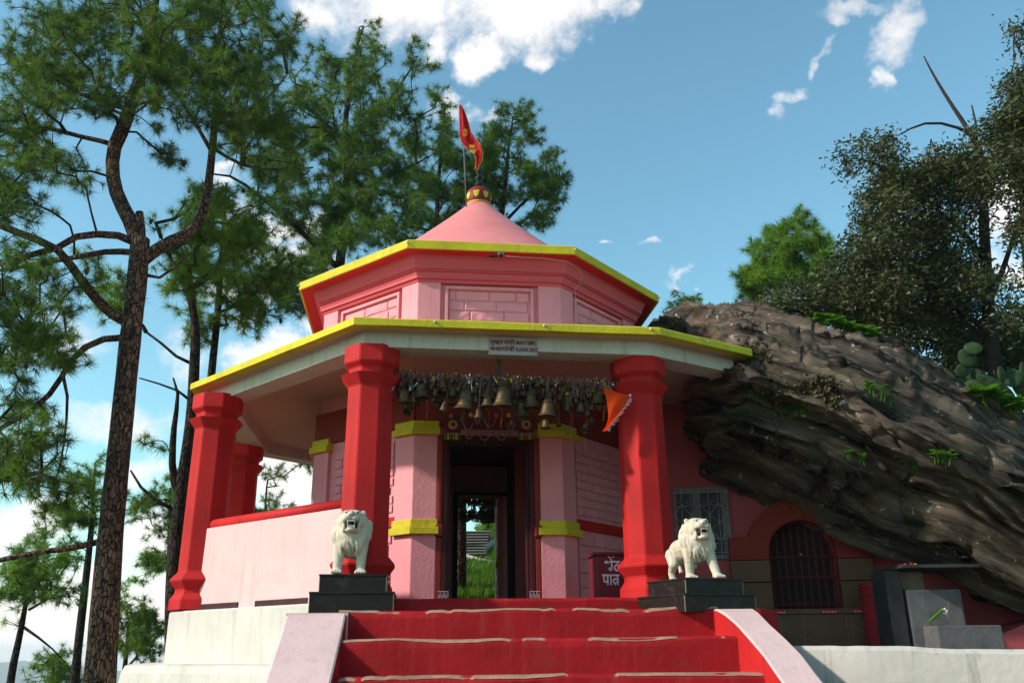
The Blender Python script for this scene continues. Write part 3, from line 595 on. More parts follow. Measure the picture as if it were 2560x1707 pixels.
# left side wall
def sidewall(rows, name, red_inner):
    # rows: (y, x_in, x_out, z)
    sgn = 1 if rows[0][2] > rows[0][1] else -1; g = []
    for y, xi, xo_, z in rows:
        g.append([Vector((xi, y, -1.9)), Vector((xi, y, z - .008)), Vector((xi + sgn * .012, y, z)), Vector((xo_ - sgn * .03, y, z)), Vector((xo_, y, z - .03)), Vector((xo_, y, -1.9))])
    m = MB(); m.loft(g); w = m.build(name, M['palepink'], ST)
    gi = [[Vector((xi - sgn * .004, y, -1.9)), Vector((xi - sgn * .004, y, z - .012))] for y, xi, xo_, z in rows]
    MB().loft(gi, cap=False, closed=False).build('inner_face', M['red'], w)
    return w
zw = lambda y: float(np.interp(-y, [-7.5, -7.1, -6.98, -6.85, -6.7, -6.55, -6.39, -6.2, -6.0, -5.5, -5.0], [.27, .272, .27, .235, .155, .06, -.055, -.215, -.37, -.76, -1.15]))
yy = np.linspace(7.12, 5.0, 44)
zwl = lambda y: float(np.interp(-y, [-7.5, -7.0, -6.95, -6.7, -6.2, -5.0], [.272, .27, .245, .07, -.235, -1.15]))
sidewall([(y, xl(y) + .035, -1.765 + (7 - y) * .09, zwl(y)) for y in yy], 'side_wall', True)
sidewall([(y, xr(y), xo(y), zw(y)) for y in yy], 'side_wall', True)

# ------------------------------------------------------------------ pedestals
def pedestal(name, label, x, y, rot, w, z0, q=1.0):
    t = thing(name, label, 'pedestal', (x, y, z0), 'black lion pedestals'); R = Matrix.Rotation(rot, 3, 'Z'); c = Vector((x, y, z0))
    lo = (w, w * .92); hi = (w - .125, w * .92 - .12)
    MB().box(c + Vector((0, 0, .07 * q)), (lo[0] - .012, lo[1] - .012, .14 * q), R).build('lower_tier', M['granite'], t, bevel=.003)
    MB().box(c + Vector((0, 0, .14 * q + .010)), (*lo, .018), R).build('lower_slab', M['granite'], t, bevel=.002)
    MB().box(c + Vector((0, 0, .14 * q + .02 + .06 * q)), (hi[0] - .012, hi[1] - .012, .12 * q), R).build('upper_tier', M['granite'], t, bevel=.003)
    MB().box(c + Vector((0, 0, .26 * q + .028)), (*hi, .016), R).build('upper_slab', M['granite'], t, bevel=.002)
    m = MB()
    for sx in (-1, 1): 
        m.box(c + R @ Vector((sx * (lo[0] / 2 - .006), -(lo[1] / 2 - .006), .07 * q)), (.006, .006, .14 * q), R); m.box(c + R @ Vector((sx * (hi[0] / 2 - .006), -(hi[1] / 2 - .006), .20 * q + .02)), (.006, .006, .12 * q), R)
    m.build('corner_joints', M['grout'], t, kind='stuff')
    return c + Vector((0, 0, .26 * q + .036))
pl = pedestal('lion_pedestal', 'black granite two-step pedestal left of the stairs, facing the stairs squarely', -1.30, 7.36, .10, .66, .27)
pr = pedestal('lion_pedestal', 'black granite two-step pedestal right of the stairs, turned towards the boulder', 1.475, 7.38, .455, .70, .25, .86)

# ------------------------------------------------------------------ lions
def remesh(mb, vox, smooth=4):
    me = bpy.data.meshes.new('raw'); me.from_pydata(mb.v, [], mb.f); bm = bmesh.new(); bm.from_mesh(me); bmesh.ops.recalc_face_normals(bm, faces=bm.faces); bm.to_mesh(me); bm.free()
    o = bpy.data.objects.new('raw', me); C.objects.link(o); r = o.modifiers.new('r', 'REMESH'); r.mode = 'VOXEL'; r.voxel_size = vox
    s = o.modifiers.new('s', 'SMOOTH'); s.factor = .5; s.iterations = smooth
    dg = bpy.context.evaluated_depsgraph_get(); out = bpy.data.meshes.new_from_object(o.evaluated_get(dg)); bpy.data.objects.remove(o); return out
def lion(name, label, loc, rot, head_yaw, stride, seed, sc=1.0):
    r = random.Random(seed); m = MB(); V_ = Vector
    def cap(a, b, ra, rb, n=10):
        a, b = V_(a), V_(b); d = (b - a).normalized(); k = 4
        pts = []; rad = []
        for i in range(k): th = PI / 2 * i / k; pts.append(a - d * ra * math.cos(th)); rad.append(max(.0015, ra * math.sin(th)))
        pts += [a, b]; rad += [ra, rb]
        for i in range(1, k + 1): th = PI / 2 * i / k; pts.append(b + d * rb * math.sin(th)); rad.append(max(.0015, rb * math.cos(th)))
        m.tube(pts, rad, n)
    # trunk
    cap((0, .02, .285), (0, .33, .27), .098, .085, 14); m.ell((0, .02, .25), (.105, .12, .125), None, 16, 12); m.ell((0, .34, .255), (.09, .11, .11), None, 16, 12); m.ell((0, .18, .25), (.082, .16, .08), None, 14, 10)
    # legs
    for s, off in ((-1, stride), (1, -stride)):
        x = s * .072; y0 = -.035; yf = -.045 - max(0, off) * 1.0 + max(0, -off) * .3; xs = x + s * max(0, off) * .35
        cap((x, y0, .24), (x + (xs - x) * .5, (y0 + yf) / 2, .14), .05, .038); cap((x + (xs - x) * .5, (y0 + yf) / 2, .14), (xs, yf, .035), .037, .031)
        m.ell((xs, yf - .02, .022), (.042, .05, .024), None, 12, 8)
        for q in (-1.5, -.5, .5, 1.5): m.ell((xs + q * .019, yf - .058, .017), (.0115, .024, .016), None, 8, 6)
        # hind
        yh = .36 + off * .35
        cap((s * .065, .34, .23), (s * .078, .31 + off * .2, .15), .062, .042); cap((s * .078, .31 + off * .2, .15), (s * .078, .385 + off * .3, .085), .038, .026); cap((s * .078, .385 + off * .3, .085), (s * .078, .365 + off * .3, .03), .027, .026)
        m.ell((s * .078, .335 + off * .3, .02), (.036, .05, .021), None, 12, 8)
        for q in (-1.5, -.5, .5, 1.5): m.ell((s * .078 + q * .016, .292 + off * .3, .015), (.010, .02, .014), None, 8, 6)
    # tail
    m.tube([(0, .42, .30), (.02, .46, .24), (.03, .47, .15), (.03, .44, .09)], [.02, .016, .014, .02], 8)
    Rh = Matrix.Rotation(head_yaw, 3, 'Z') @ Matrix.Rotation(math.radians(-3), 3, 'X'); hc = V_((0, -.055, .38))
    H = lambda p: hc + Rh @ V_(p)
    def hell(c, rr, M2=None, nu=14, nv=10): m.ell(H(c), rr, Rh @ M2 if M2 else Rh, nu, nv)
    # mane masses
    m.ell((0, -.01, .34), (.118, .10, .135), None, 18, 14); m.ell((0, -.045, .285), (.105, .08, .115), None, 16, 12); hell((0, .02, .01), (.108, .075, .11))
    # skull, brow, muzzle, cheeks
    hell((0, -.035, .045), (.074, .075, .062)); hell((0, -.085, .042), (.048, .062, .036))
    for s in (-1, 1):
        hell((s * .026, -.125, .028), (.031, .033, .026)); hell((s * .034, -.078, .082), (.024, .022, .014)); hell((s * .056, -.06, .01), (.026, .04, .045)); hell((s * .075, .01, .088), (.020, .014, .024))
        hell((s * .05, -.075, -.035), (.014, .03, .045)); hell((s * .035, -.092, .066), (.011, .009, .009))
    hell((0, -.148, .052), (.02, .014, .013)); hell((0, -.11, .066), (.02, .05, .016))
    # lower jaw
    hell((0, -.095, -.062), (.038, .048, .017)); hell((0, -.125, -.058), (.030, .022, .018)); hell((0, -.06, -.055), (.05, .04, .03))
    # mane locks: tapered, flowing down
    for i in range(64):
        an = -PI * .93 + 2 * PI * .93 * (i % 32) / 31 ; layer = i // 32; an += r.uniform(-.05, .05)
        # an=0 is under the chin (front), +-pi is the back of the neck
        fx, fy = math.sin(an), -math.cos(an); rad = .092 + .022 * layer
        top = V_((fx * rad * .95, -.035 + fy * rad * .62 + .01, .44 - .115 * max(0, math.cos(an)) ** .6 - .03 * layer + r.uniform(-.01, .01)))
        L = (.13 + .05 * r.random()) * (1.0 if abs(an) < 2.2 else .8)
        pts = []; rr = []
        for k in range(6):
            t = k / 5; bulge = math.sin(t * PI) * .018
            pts.append(top + V_((fx * bulge - fx * .018 * t * t + r.uniform(-.002, .002) + .01 * math.sin(t * 5 + i), fy * bulge + .02 * t * (1 if abs(an) > 1.5 else 0), -L * t))); rr.append(.0135 * math.sin(min(1, .25 + t * .9) * PI) ** .6 + .002 if t < .99 else .003)
        m.tube(pts, rr, 7)
    me = remesh(m, .0055, 3)
    t = thing(name, label, 'lion statue', loc, 'white lion statues'); me.name = 'body'
    R = Matrix.Rotation(rot, 4, 'Z') @ Matrix.Scale(sc, 4) @ Matrix.Scale(1.13, 4, (1, 0, 0))
    def fin(o): o.matrix_parent_inverse = Matrix(); o.matrix_local = R; return o
    fin(link('body', me, M['marble'], t, smooth=True))
    q = MB(); save = m; 
    q.ell(H((0, -.075, -.02)), (.046, .05, .032), Rh, 12, 8); fin(q.build('mouth', M['mouth'], t, smooth=True))
    q = MB()
    for s in (-1, 1): q.ell(H((s * .0375, -.1, .0725)), (.0075, .006, .0055), Rh, 8, 6)
    for s in (-1, 1): q.ell(H((s * .011, -.16, .048)), (.005, .004, .004), Rh, 8, 6)
    fin(q.build('eyes', M['mouth'], t, smooth=True))
    for s in (-1, 1):
        q = MB(); q.tube([H((s * .024, -.135, .01)), H((s * .024, -.138, -.022))], [.007, .001], 6); fin(q.build('tooth', M['tooth'], t))
        q = MB(); q.tube([H((s * .022, -.128, -.052)), H((s * .022, -.131, -.020))], [.006, .001], 6); fin(q.build('tooth', M['tooth'], t))
    q = MB()
    for k in range(5): q.box(H(((k - 2) * .008, -.142, -.036)), (.0065, .006, .01), Rh); q.box(H(((k - 2) * .008, -.146, .002)), (.0065, .006, .01), Rh)
    fin(q.build('front_teeth', M['tooth'], t, kind='stuff'))
    return t
lion('lion_statue', 'white stone lion facing straight ahead with open jaws, on the left-hand black pedestal', pl + Vector((-.03, -.10, 0)), .13, 0, .035, 3, 1.05)
lion('lion_statue', 'white stone lion striding with raised head in front of the grille window', pr + Vector((.03, -.03, 0)), .20, .0, -.075, 5, 1.0)

def hit(px, py, P0, nrm, src=True):
    d = Vector(ray(px, py, src)); return d * (Vector(P0).dot(nrm) / d.dot(nrm))
# ------------------------------------------------------------------ sign on the beam
bd = (BM[1] - BM[0]).normalized(); bn = Vector((bd.y, -bd.x, 0)); P0 = BM[0] + bn * .012
SG = thing('name_sign', 'small sign with dark red Hindi and English lettering on the white beam', 'sign', hit(1282, 865, P0, bn))
c0, c1 = hit(1221, 843, P0, bn), hit(1343.5, 884, P0, bn); wS = (c1 - c0).dot(bd); zb, zt_ = hit(1282, 888, P0, bn).z, hit(1282, 844, P0, bn).z
base = c0 - Vector((0, 0, c0.z)) + Vector((0, 0, zb)); rzS = Matrix.Rotation(math.atan2(bd.y, bd.x), 3, 'Z')
MB().box(base + bd * wS / 2 + Vector((0, 0, (zt_ - zb) / 2)), (wS, .012, zt_ - zb), rzS).build('board', M['signboard'], SG, bevel=.002)
hS = zt_ - zb; tp = base + bn * .0075
text('मुख्य', .058, M['text_red'], SG, tp + bd * .012 + Vector((0, 0, hS * .60)), bd, (0, 0, 1), width=wS * .27, bold=.0012)
text('मंदिर', .058, M['text_red'], SG, tp + bd * wS * .32 + Vector((0, 0, hS * .60)), bd, (0, 0, 1), width=wS * .22, bold=.0012)
text('/MAIN TEMPL', .052, M['text_red'], SG, tp + bd * wS * .55 + Vector((0, 0, hS * .60)), bd, (0, 0, 1), width=wS * .42, bold=.001)
text('कसारदेवी', .056, M['text_red'], SG, tp + bd * wS * .03 + Vector((0, 0, hS * .22)), bd, (0, 0, 1), width=wS * .50, bold=.0012)
text('/KASAR DEVI', .052, M['text_red'], SG, tp + bd * wS * .55 + Vector((0, 0, hS * .22)), bd, (0, 0, 1), width=wS * .44, bold=.001)

# ------------------------------------------------------------------ camera and cable on the cornice
sc0 = at(1245, 640, 8.70, True); CAMT = thing('security_camera', 'small black camera mounted under the red eave of the upper storey', 'camera', sc0)
MB().ell(sc0 + Vector((.03, -.02, 0)), (.026, .03, .026), None, 12, 8).build('camera_head', M['black'], CAMT, smooth=True)
MB().tube([sc0 + Vector((.03, -.04, -.002)), sc0 + Vector((.03, -.065, -.004))], .018, 12).build('lens', M['glass'], CAMT, smooth=True)
MB().box(sc0 + Vector((-.055, -.01, -.005)), (.09, .028, .022)).build('mount_arm', M['black'], CAMT, bevel=.004)
MB().box(sc0 + Vector((.03, .02, .028)), (.06, .06, .03)).build('junction_box', M['wire'], CAMT, bevel=.004)
pts = [sc0 + Vector((.05, .0, 0)), at(1300, 643, 8.70, True), at(1360, 646, 8.74, True), at(1420, 655, 8.78, True), at(1448, 672, 8.88, True), at(1457, 690, 8.96, True), at(1450, 708, 8.98, True), at(1438, 725, 9.0, True), at(1438, 770, 9.0, True), at(1438, 815, 9.0, True)]
o = MB().tube(pts, .0035, 6).build('cable', M['wire'], None, smooth=True); o['label'] = 'thin grey cable looping down from the eave camera over the cornice corner'; o['category'] = 'cable'

# ------------------------------------------------------------------ flag on the dome
def cloth(outline_rows, mt, name, parent=None, thick=.004, amp=.02, fr=9, **tags):
    # outline_rows: list of (left Vector, right Vector) top to bottom
    g = []
    for i, (a, b) in enumerate(outline_rows):
        row = []
        for j in range(13):
            t = j / 12; p = a.lerp(b, t); w = amp * math.sin(t * fr + i * .55) * (.3 + t) ; row.append(p + Vector((w * .25, w, 0)))
        g.append(row)
    m = MB(); back = [[p + Vector((0, thick, 0)) for p in r] for r in g]
    m.loft([r + list(reversed(bk)) for r, bk in zip(g, back)]); return m.build(name, mt, parent, smooth=False, **tags)
PB = at(1166, 512, CY - .25, True); FLG = thing('temple_flag', 'red cloth flag with gold fringe and lettering drooping from a pole on the dome', 'flag', PB)
ptop = at(1152, 262, CY - .25, True)
MB().tube([PB - Vector((0, 0, .05)), PB.lerp(ptop, .5) + Vector((.008, 0, 0)), ptop], .009, 8).build('pole', M['grille'], FLG, smooth=True)
YF = CY - .27
rows = [(1148, 1153, 263), (1148, 1160, 275), (1148, 1166, 292), (1149, 1172, 310), (1149, 1177, 328), (1151, 1186, 345), (1155, 1196, 357), (1166, 1203, 369), (1180, 1206, 381), (1190, 1205, 392), (1191, 1203, 404), (1190, 1197, 416), (1188, 1192, 426)]
fr_ = [(at(a, y, YF, True), at(b, y, YF, True)) for a, b, y in rows]
cloth(fr_, M['flagred'], 'flag_cloth', FLG, amp=.018, fr=7)
m = MB(); r = random.Random(2)
for side in (0, 1):
    for i in range(len(fr_) - 1):
        for q in range(6):
            p = fr_[i][side].lerp(fr_[i + 1][side], q / 6) + Vector((0, -.012, 0)); s = 1 if side else -1
            m.tube([p, p + Vector((s * r.uniform(.008, .022), r.uniform(-.01, .01), -r.uniform(.004, .02)))], [.0035, .0015], 4)
m.build('gold_fringe', M['gilt'], FLG)
ex = (Vector((1, 0, -.12))).normalized(); ez_ = Vector((.12, 0, 1)).normalized()
text('जय', .085, M['text_yellow'], FLG, at(1172, 371, YF - .03, True), ex, ez_, bold=.002, width=.078)
text('मां', .085, M['text_yellow'], FLG, at(1173, 383, YF - .03, True), ex, ez_, bold=.002, width=.09)
m = MB()
for i in range(9):
    an = i * PI * 2 / 9; c = at(1163, 332, YF - .03, True); m.tube([c + Vector((math.cos(an) * .012, 0, math.sin(an) * .018)), c + Vector((math.cos(an + .5) * .04, 0, math.sin(an + .5) * .065))], [.003, .0045], 5)
m.build('gold_motif', M['gilt'], FLG)

# ------------------------------------------------------------------ bells between the front pillars
pa, pb = ov(3.2, 0), ov(3.2, 1); pdv = (pb - pa).normalized(); pn = Vector((pdv.y, -pdv.x, 0))
def bp(cx, cy, off=0.0):    # crop coordinates -> point in the plane of the bar
    return hit(980 + cx / 4.055, 900 + cy / 4.055, pa + pn * off, pn)
L0, L1 = bp(30, 175), bp(2240, 250)
BR = thing('bell_bar', 'steel bar strung between the two front pillars that carries all the bells', 'bar', (L0 + L1) / 2)
MB().tube([L0 - pdv * .1, L1 + pdv * .12], .014, 8).build('rod', M['bar'], BR, smooth=True)
bprof = [(.0, 1.0), (.10, .99), (.26, .93), (.33, .86), (.36, .80), (.40, .79), (.40, .76), (.37, .74), (.40, .55), (.44, .38), (.455, .30), (.475, .29), (.475, .26), (.47, .24), (.53, .14), (.62, .05), (.66, .02), (.665, .0), (.63, .0), (.56, .08), (.45, .22), (.38, .5), (.34, .8), (.0, .88)]
bprof = [(r * .78, z) for r, z in bprof]
def bell_mesh(n, key): m = MB(); m.lathe([(r, z) for r, z in bprof], n, cap=False); me = bpy.data.meshes.new('bell_' + key); me.from_pydata(m.v, [], m.f); me.materials.append(M['brass']); me.polygons.foreach_set('use_smooth', [True] * len(me.polygons)); return me
bmB, bmS = bell_mesh(28, 'large'), bell_mesh(12, 'small')
def loopmesh(): m = MB(); m.tube([Vector((math.cos(t) * .1, 0, 1.07 + math.sin(t) * .1)) for t in np.linspace(0, 2 * PI, 13)], .028, 6); me = bpy.data.meshes.new('loop'); me.from_pydata(m.v, [], m.f); me.materials.append(M['brass']); return me
def clap(): m = MB(); m.tube([(0, 0, .8), (0, 0, .05)], .02, 5); m.ell((0, 0, -.03), (.09, .09, .10), None, 8, 6); m.tube([(0, 0, -.1), (0, 0, -.22)], [.04, .03], 6); me = bpy.data.meshes.new('clapper'); me.from_pydata(m.v, [], m.f); me.materials.append(M['brass']); return me
lpM, clM = loopmesh(), clap()
m = MB(); m.tube([(0, 0, 0), (0, 0, 1)], 1, 5); wireM = bpy.data.meshes.new('wire'); wireM.from_pydata(m.v, [], m.f); wireM.materials.append(M['bar'])
def bell(p, wd, big, label, tilt=(0, 0), rz=0):
    wd *= 1.18; h = wd / (.665 * 2 * .78) * 1.0
    o = link('bell', bmB if big else bmS, None); o.location = p; o.scale = (h, h, h); o.rotation_euler = (tilt[0], tilt[1], rz); o['label'] = label; o['category'] = 'bell'; o['group'] = 'brass bells on the bar'
    bar = L0.lerp(L1, max(0, min(1, (Vector(p) - L0).dot(pdv) / (L1 - L0).dot(pdv))))
    if big or wd > .05:
        for nm, mm in (('loop', lpM), ('clapper', clM)): q = link(nm, mm, None, o); q.matrix_parent_inverse = Matrix()
    d = bar.z - (p[2] + h * 1.15)
    if d > .01:
        q = link('hanging_wire', wireM, None, o); q.matrix_parent_inverse = Matrix(); q.location = (0, 0, 1.15); q.scale = (.003 / h * 1.0, .003 / h, d / h)
PXM = 1 / 4.055 * 7.9 / 2250   # metres per crop px
big = [(300, 395, 172, 'large greenish brass bell hung high beside the left front pillar, its clapper showing'), (735, 505, 205, 'largest dark bell, hung just left of the middle over the doorway'), (1120, 480, 215, 'broad polished bell in the middle of the bar, right under the chain'),
       (1320, 590, 185, 'bright low-hanging bell just right of the middle bell'), (1410, 480, 155, 'dark bell partly behind the low-hanging bright bell'), (1575, 575, 180, 'bell with a long clapper over the right edge of the doorway'), (2085, 445, 170, 'dark wide bell just behind the orange pennant'),
       (120, 430, 130, 'medium bell hanging nearest the left front pillar'), (965, 480, 130, 'dark bell tucked between the largest dark bell and the broad polished one'), (1790, 490, 140, 'flat dark bell over the right-hand pilaster'), (1910, 530, 95, 'medium bell hanging below the others between the flat bell and the orange pennant'),
       (872, 590, 92, 'narrow bell with tassel hanging low over the doorway'), (612, 375, 108, 'medium brown bell high to the left of the largest bell'), (1322, 395, 100, 'tilted medium bell showing its rim above the bright low bell'), (930, 395, 95, 'tilted medium bell high to the left of the broad polished bell'),
       (978, 325, 90, 'open-mouthed bell hung high below the chain'), (850, 435, 80, 'small bell against the right flank of the largest dark bell'), (1558, 690, 95, 'greenish small bell dangling from the long clapper'), (1210, 665, 62, 'shiny slim bell hanging in front of the door toran')]
for i, (x, yb, w, lb) in enumerate(big):
    bell(bp(x, yb, .13 + .06 * (i % 3)), w * PXM, True, lb, (rng.uniform(-.12, .12) + (.5 if 'tilted' in lb or 'open-mouthed' in lb else 0), rng.uniform(-.08, .08)), rng.uniform(0, 3))
r = random.Random(11)
small = [(455, 380, 75), (460, 470, 60), (220, 425, 60), (410, 430, 60), (520, 380, 70), (705, 265, 55), (485, 270, 60), (545, 250, 45), (770, 290, 60), (825, 330, 70), (925, 200, 60), (1115, 300, 60), (1250, 420, 75), (1640, 290, 75), (1450, 340, 80), (1700, 320, 60), (1585, 240, 55),
         (1800, 385, 55), (1700, 385, 60), (1745, 440, 60), (1870, 390, 55), (1940, 380, 60), (2005, 355, 70), (1690, 495, 60), (1690, 635, 55), (1950, 680, 80), (715, 600, 60), (720, 610, 50), (1145, 240, 50), (610, 440, 70), (660, 300, 60), (165, 285, 50), (1545, 400, 50), (1600, 400, 45), (2150, 370, 60), (180, 500, 80), (150, 515, 70), (2030, 600, 70), (430, 240, 45), (500, 440, 55), (1475, 560, 30)]
for _ in range(120): small.append((r.uniform(60, 2220), 215 + 330 * r.random() ** 1.5, r.uniform(42, 84)))
for x, y, w in small:
    bell(bp(x, y + r.uniform(-5, 5) + x * .02, r.uniform(-.03, .2)), w * PXM, w > 55, 'small dull brass bell crowded among many alike on the bar over the temple entrance', (r.uniform(-.5, .5), r.uniform(-.3, .3)), r.uniform(0, 3))
# tinsel and ribbons wound round the bar: nobody could count them
def tinsel(name, mt, n, seed, wid=.006, yo=0.0):
    r = np.random.default_rng(seed); V = []
    for _ in range(n):
        t = r.random(); p = np.array(L0.lerp(L1, t)) + r.normal(0, 1, 3) * [.03, .045, .022] + [0, yo, .0]; L = r.uniform(.03, .20); k = 4; d = r.normal(0, .35, 3); d[2] = -1; d /= np.linalg.norm(d)
        side = np.cross(d, r.normal(0, 1, 3)); side /= np.linalg.norm(side)
        for q in range(k):
            a = p + d * L * q / k + side * wid * math.sin(q * 2.) * .6; b = p + d * L * (q + 1) / k + side * wid * math.sin((q + 1) * 2.) * .6; s2 = side * wid * .5
            rot = r.normal(0, 1, 3) * wid * .4
            V += [a - s2, a + s2 + rot, b + s2, b - s2 - rot]
    return tri_mesh(name, np.array(V), 4, mt, None, kind='stuff')
tinsel('gold_tinsel', M['gold'], 650, 1, .009, -.04); tinsel('silver_tinsel', M['silver'], 1100, 2, .008, -.03); tinsel('red_ribbons', M['rose'], 1100, 3, .011, -.03); tinsel('dark_ribbons', M['ribbon'], 1900, 4, .014)
def strand(x, y0, y1, mt, label, w=14, off=.1, name='tinsel_strand'):
    a, b = bp(x, y0, off), bp(x + random.Random(x).uniform(-15, 15), y1, off); r = np.random.default_rng(x); n = int((a - b).length / .006); V = []
    for i in range(n):
        c = np.array(a.lerp(b, i / n)) + [0.006 * math.sin(i * .15), 0, 0]
        for _ in range(4):
            d = r.normal(0, 1, 3); d /= np.linalg.norm(d); s = np.cross(d, [.3, .5, .8]) * .0025; e = c + d * w * PXM * .8 * r.uniform(.5, 1)
            V += [c - s, c + s, e + s * .4, e - s * .4]
    o = tri_mesh(name, np.array(V), 4, mt); o['label'] = label; o['category'] = 'garland'; o['group'] = 'tinsel strands hanging among the bells'
strand(1110, 480, 680, M['gold'], 'looped gold tinsel strand hanging from the broad middle bell', 26); strand(980, 500, 720, M['gold'], 'straight gold tinsel strand just left of the middle bell', 14)
strand(1805, 500, 905, M['silver'], 'longest silver tinsel strand, hanging beside the right-hand pilaster', 12); strand(1825, 500, 860, M['rose'], 'rose ribbon strand hanging with the longest silver strand', 14)
strand(1960, 560, 905, M['gold'], 'long gold tinsel strand hanging lowest at the right', 14); strand(1990, 520, 740, M['rose'], 'short rose strand beside the long gold one', 16)
strand(348, 400, 600, M['silver'], 'silver ribbon dangling below the greenish bell near the left pillar', 12); strand(605, 150, 300, M['gold'], 'short thick gold tinsel bunch high on the bar', 26); strand(2145, 460, 620, M['gold'], 'gold tinsel bunch behind the orange pennant', 24)
strand(210, 200, 350, M['silver'], 'silver tinsel between the two leftmost large bells', 12); strand(1040, 190, 400, M['rose'], 'salmon ribbon bunch beside the chain', 40); strand(1230, 180, 360, M['rose'], 'thin pink ribbon right of the middle bell', 14); strand(395, 170, 300, M['gold'], 'gold tinsel beside the greenish bell', 22)
strand(890, 460, 600, M['gold'], 'gold tinsel tassel on the narrow low bell', 16); strand(1520, 610, 660, M['gold'], 'small gold tinsel bunch beside the long clapper', 60); strand(2000, 190, 240, M['gold'], 'gold tinsel tuft on top of the bar at the right', 70)
# chain bundle
ch = bp(1085, 110, 0); CH = thing('chain_bundle', 'bundle of steel chain hanging from a hook in the porch ceiling above the middle bell', 'chain', ch)
tor = MB(); tor.tube([Vector((math.cos(t) * .012, 0, math.sin(t) * .018)) for t in np.linspace(0, 2 * PI, 11)], .0035, 5, cap=False); lm = bpy.data.meshes.new('link'); lm.from_pydata(tor.v, [], tor.f); lm.materials.append(M['chain'])
r = random.Random(4)
top = Vector((ch.x, ch.y, 2.60)); 
for s in range(5):
    cx_ = r.uniform(-.05, .06); ln = int(r.uniform(7, 14))
    for i in range(ln):
        q = link('link', lm, None, CH); q.matrix_parent_inverse = Matrix(); f = i / ln
        q.location = (cx_ * math.sin(min(1, f * 2) * PI / 2) + r.uniform(-.004, .004), r.uniform(-.03, .03) - .02, .09 - i * .026); q.rotation_euler = (r.uniform(-.5, .5), r.uniform(-.6, .6), (i % 2) * PI / 2 + r.uniform(-.4, .4))
MB().tube([top + Vector((0, 0, .0)), top + Vector((-.01, 0, -.06)), ch + Vector((0, 0, .08))], .005, 6).build('hook', M['chain'], CH)

# ------------------------------------------------------------------ orange pennant
YO = None
def fp(x, y, off=.30): return hit(940 + x / 3.0947, 800 + y / 3.0947, pa + pn * off, pn)
rows = [(1756, 1775, 525), (1762, 1850, 552), (1776, 1955, 580), (1782, 1962, 605), (1787, 1945, 635), (1792, 1925, 668), (1797, 1902, 702), (1800, 1880, 735), (1797, 1856, 765), (1790, 1835, 790), (1780, 1815, 815), (1765, 1800, 838), (1748, 1785, 858)]
PN = thing('orange_pennant', 'bright orange triangular cloth pennant hanging at the end of the bell bar', 'pennant', fp(1770, 540))
fo_ = [(fp(a, y), fp(b, y)) for a, b, y in rows]; cloth(fo_, M['orange'], 'pennant_cloth', PN, amp=.012, fr=6)
m = MB(); r = random.Random(5)
for i in range(3, len(fo_) - 1):
    for q in range(3): p = fo_[i][1].lerp(fo_[i + 1][1], q / 3); m.tube([p, p + Vector((r.uniform(.01, .03), -.005, -r.uniform(.0, .02)))], [.004, .002], 4)
for q in range(8): p = fo_[2][1]; m.tube([p, p + Vector((r.uniform(-.015, .025), r.uniform(-.02, .01), r.uniform(-.03, .01)))], [.005, .003], 4)
m.build('silver_fringe', M['silver'], PN)
MB().tube([bp(2030, 285, .1), fp(1765, 540, .3)], .004, 6).build('stick', M['bar'], PN)

# ------------------------------------------------------------------ door toran
a, b, d, h = DO[0]; nn = Vector((d.y, -d.x, 0)); TO = thing('door_toran', 'embroidered door hanging with pompoms, bead strings and coloured tassels across the top of the doorway', 'door hanging', (a + b) / 2 + Vector((0, 0, h)))
Pd = a + nn * .14
def dp(x, y): return hit(980 + x / 4.055, 900 + y / 4.055, Pd, nn)
for x0, x1 in ((535, 700), (1280, 1440)):
    A, B = dp(x0, 560), dp(x1, 735); w = (B - A).dot(d); hh_ = A.z - B.z; MB().box(A + d * w / 2 - Vector((0, 0, hh_ / 2)), (w, .012, hh_), Matrix.Rotation(math.atan2(d.y, d.x), 3, 'Z')).build('embroidered_panel', M['maroon'], TO, bevel=.003)
    c = dp((x0 + x1) / 2, 655)
    for k, (rr, mt) in enumerate(((.055, 'rose'), (.04, 'gilt'), (.026, 'glass'))):
        m = MB(); R2 = Matrix.Rotation(math.atan2(d.y, d.x), 3, 'Z'); m.ell(c + nn * (.008 + .004 * k), (rr, .006, rr), R2, 16, 6); m.build('medallion', M[mt], TO)
    for i, cc in enumerate(('leafg', 'gilt', 'leafg', 'rose', 'gilt', 'leafg')):
        x = x0 + (x1 - x0) * (i + .3) / 6; p = dp(x, 740); m = MB(); m.tube([p + nn * .01, p + nn * .01 - Vector((0, 0, .022)), p + nn * .01 - Vector((0, 0, .07))], [.003, .010, .013], 8)
        m.build('tassel', M['leaf'] if cc == 'leafg' else M[cc], TO)
A, B = dp(700, 600), dp(1280, 715); w = (B - A).dot(d); hh_ = A.z - B.z
MB().box(A + d * w / 2 - Vector((0, 0, hh_ / 2)), (w, .01, hh_), Matrix.Rotation(math.atan2(d.y, d.x), 3, 'Z')).build('embroidered_panel', M['maroon'], TO)
for x, y, mt in ((600, 572, 'rose'), (800, 562, 'gilt'), (1055, 570, 'rose'), (1180, 565, 'gilt'), (1380, 600, 'rose')):
    MB().ell(dp(x, y) + nn * .03, (.024, .02, .024), None, 10, 8).build('pompom', M[mt], TO)
for x0, x1, y0, sg in ((720, 820, 640, 75), (930, 1050, 600, 80), (1160, 1250, 640, 80), (735, 830, 740, 60), (870, 1000, 740, 75), (1040, 1170, 740, 75), (830, 900, 560, 90)):
    pts = [dp(x0 + (x1 - x0) * t, y0 + sg * (1 - (2 * t - 1) ** 2)) + nn * .02 for t in np.linspace(0, 1, 13)]; MB().tube(pts, .0045, 6).build('bead_string', M['wire'], TO)
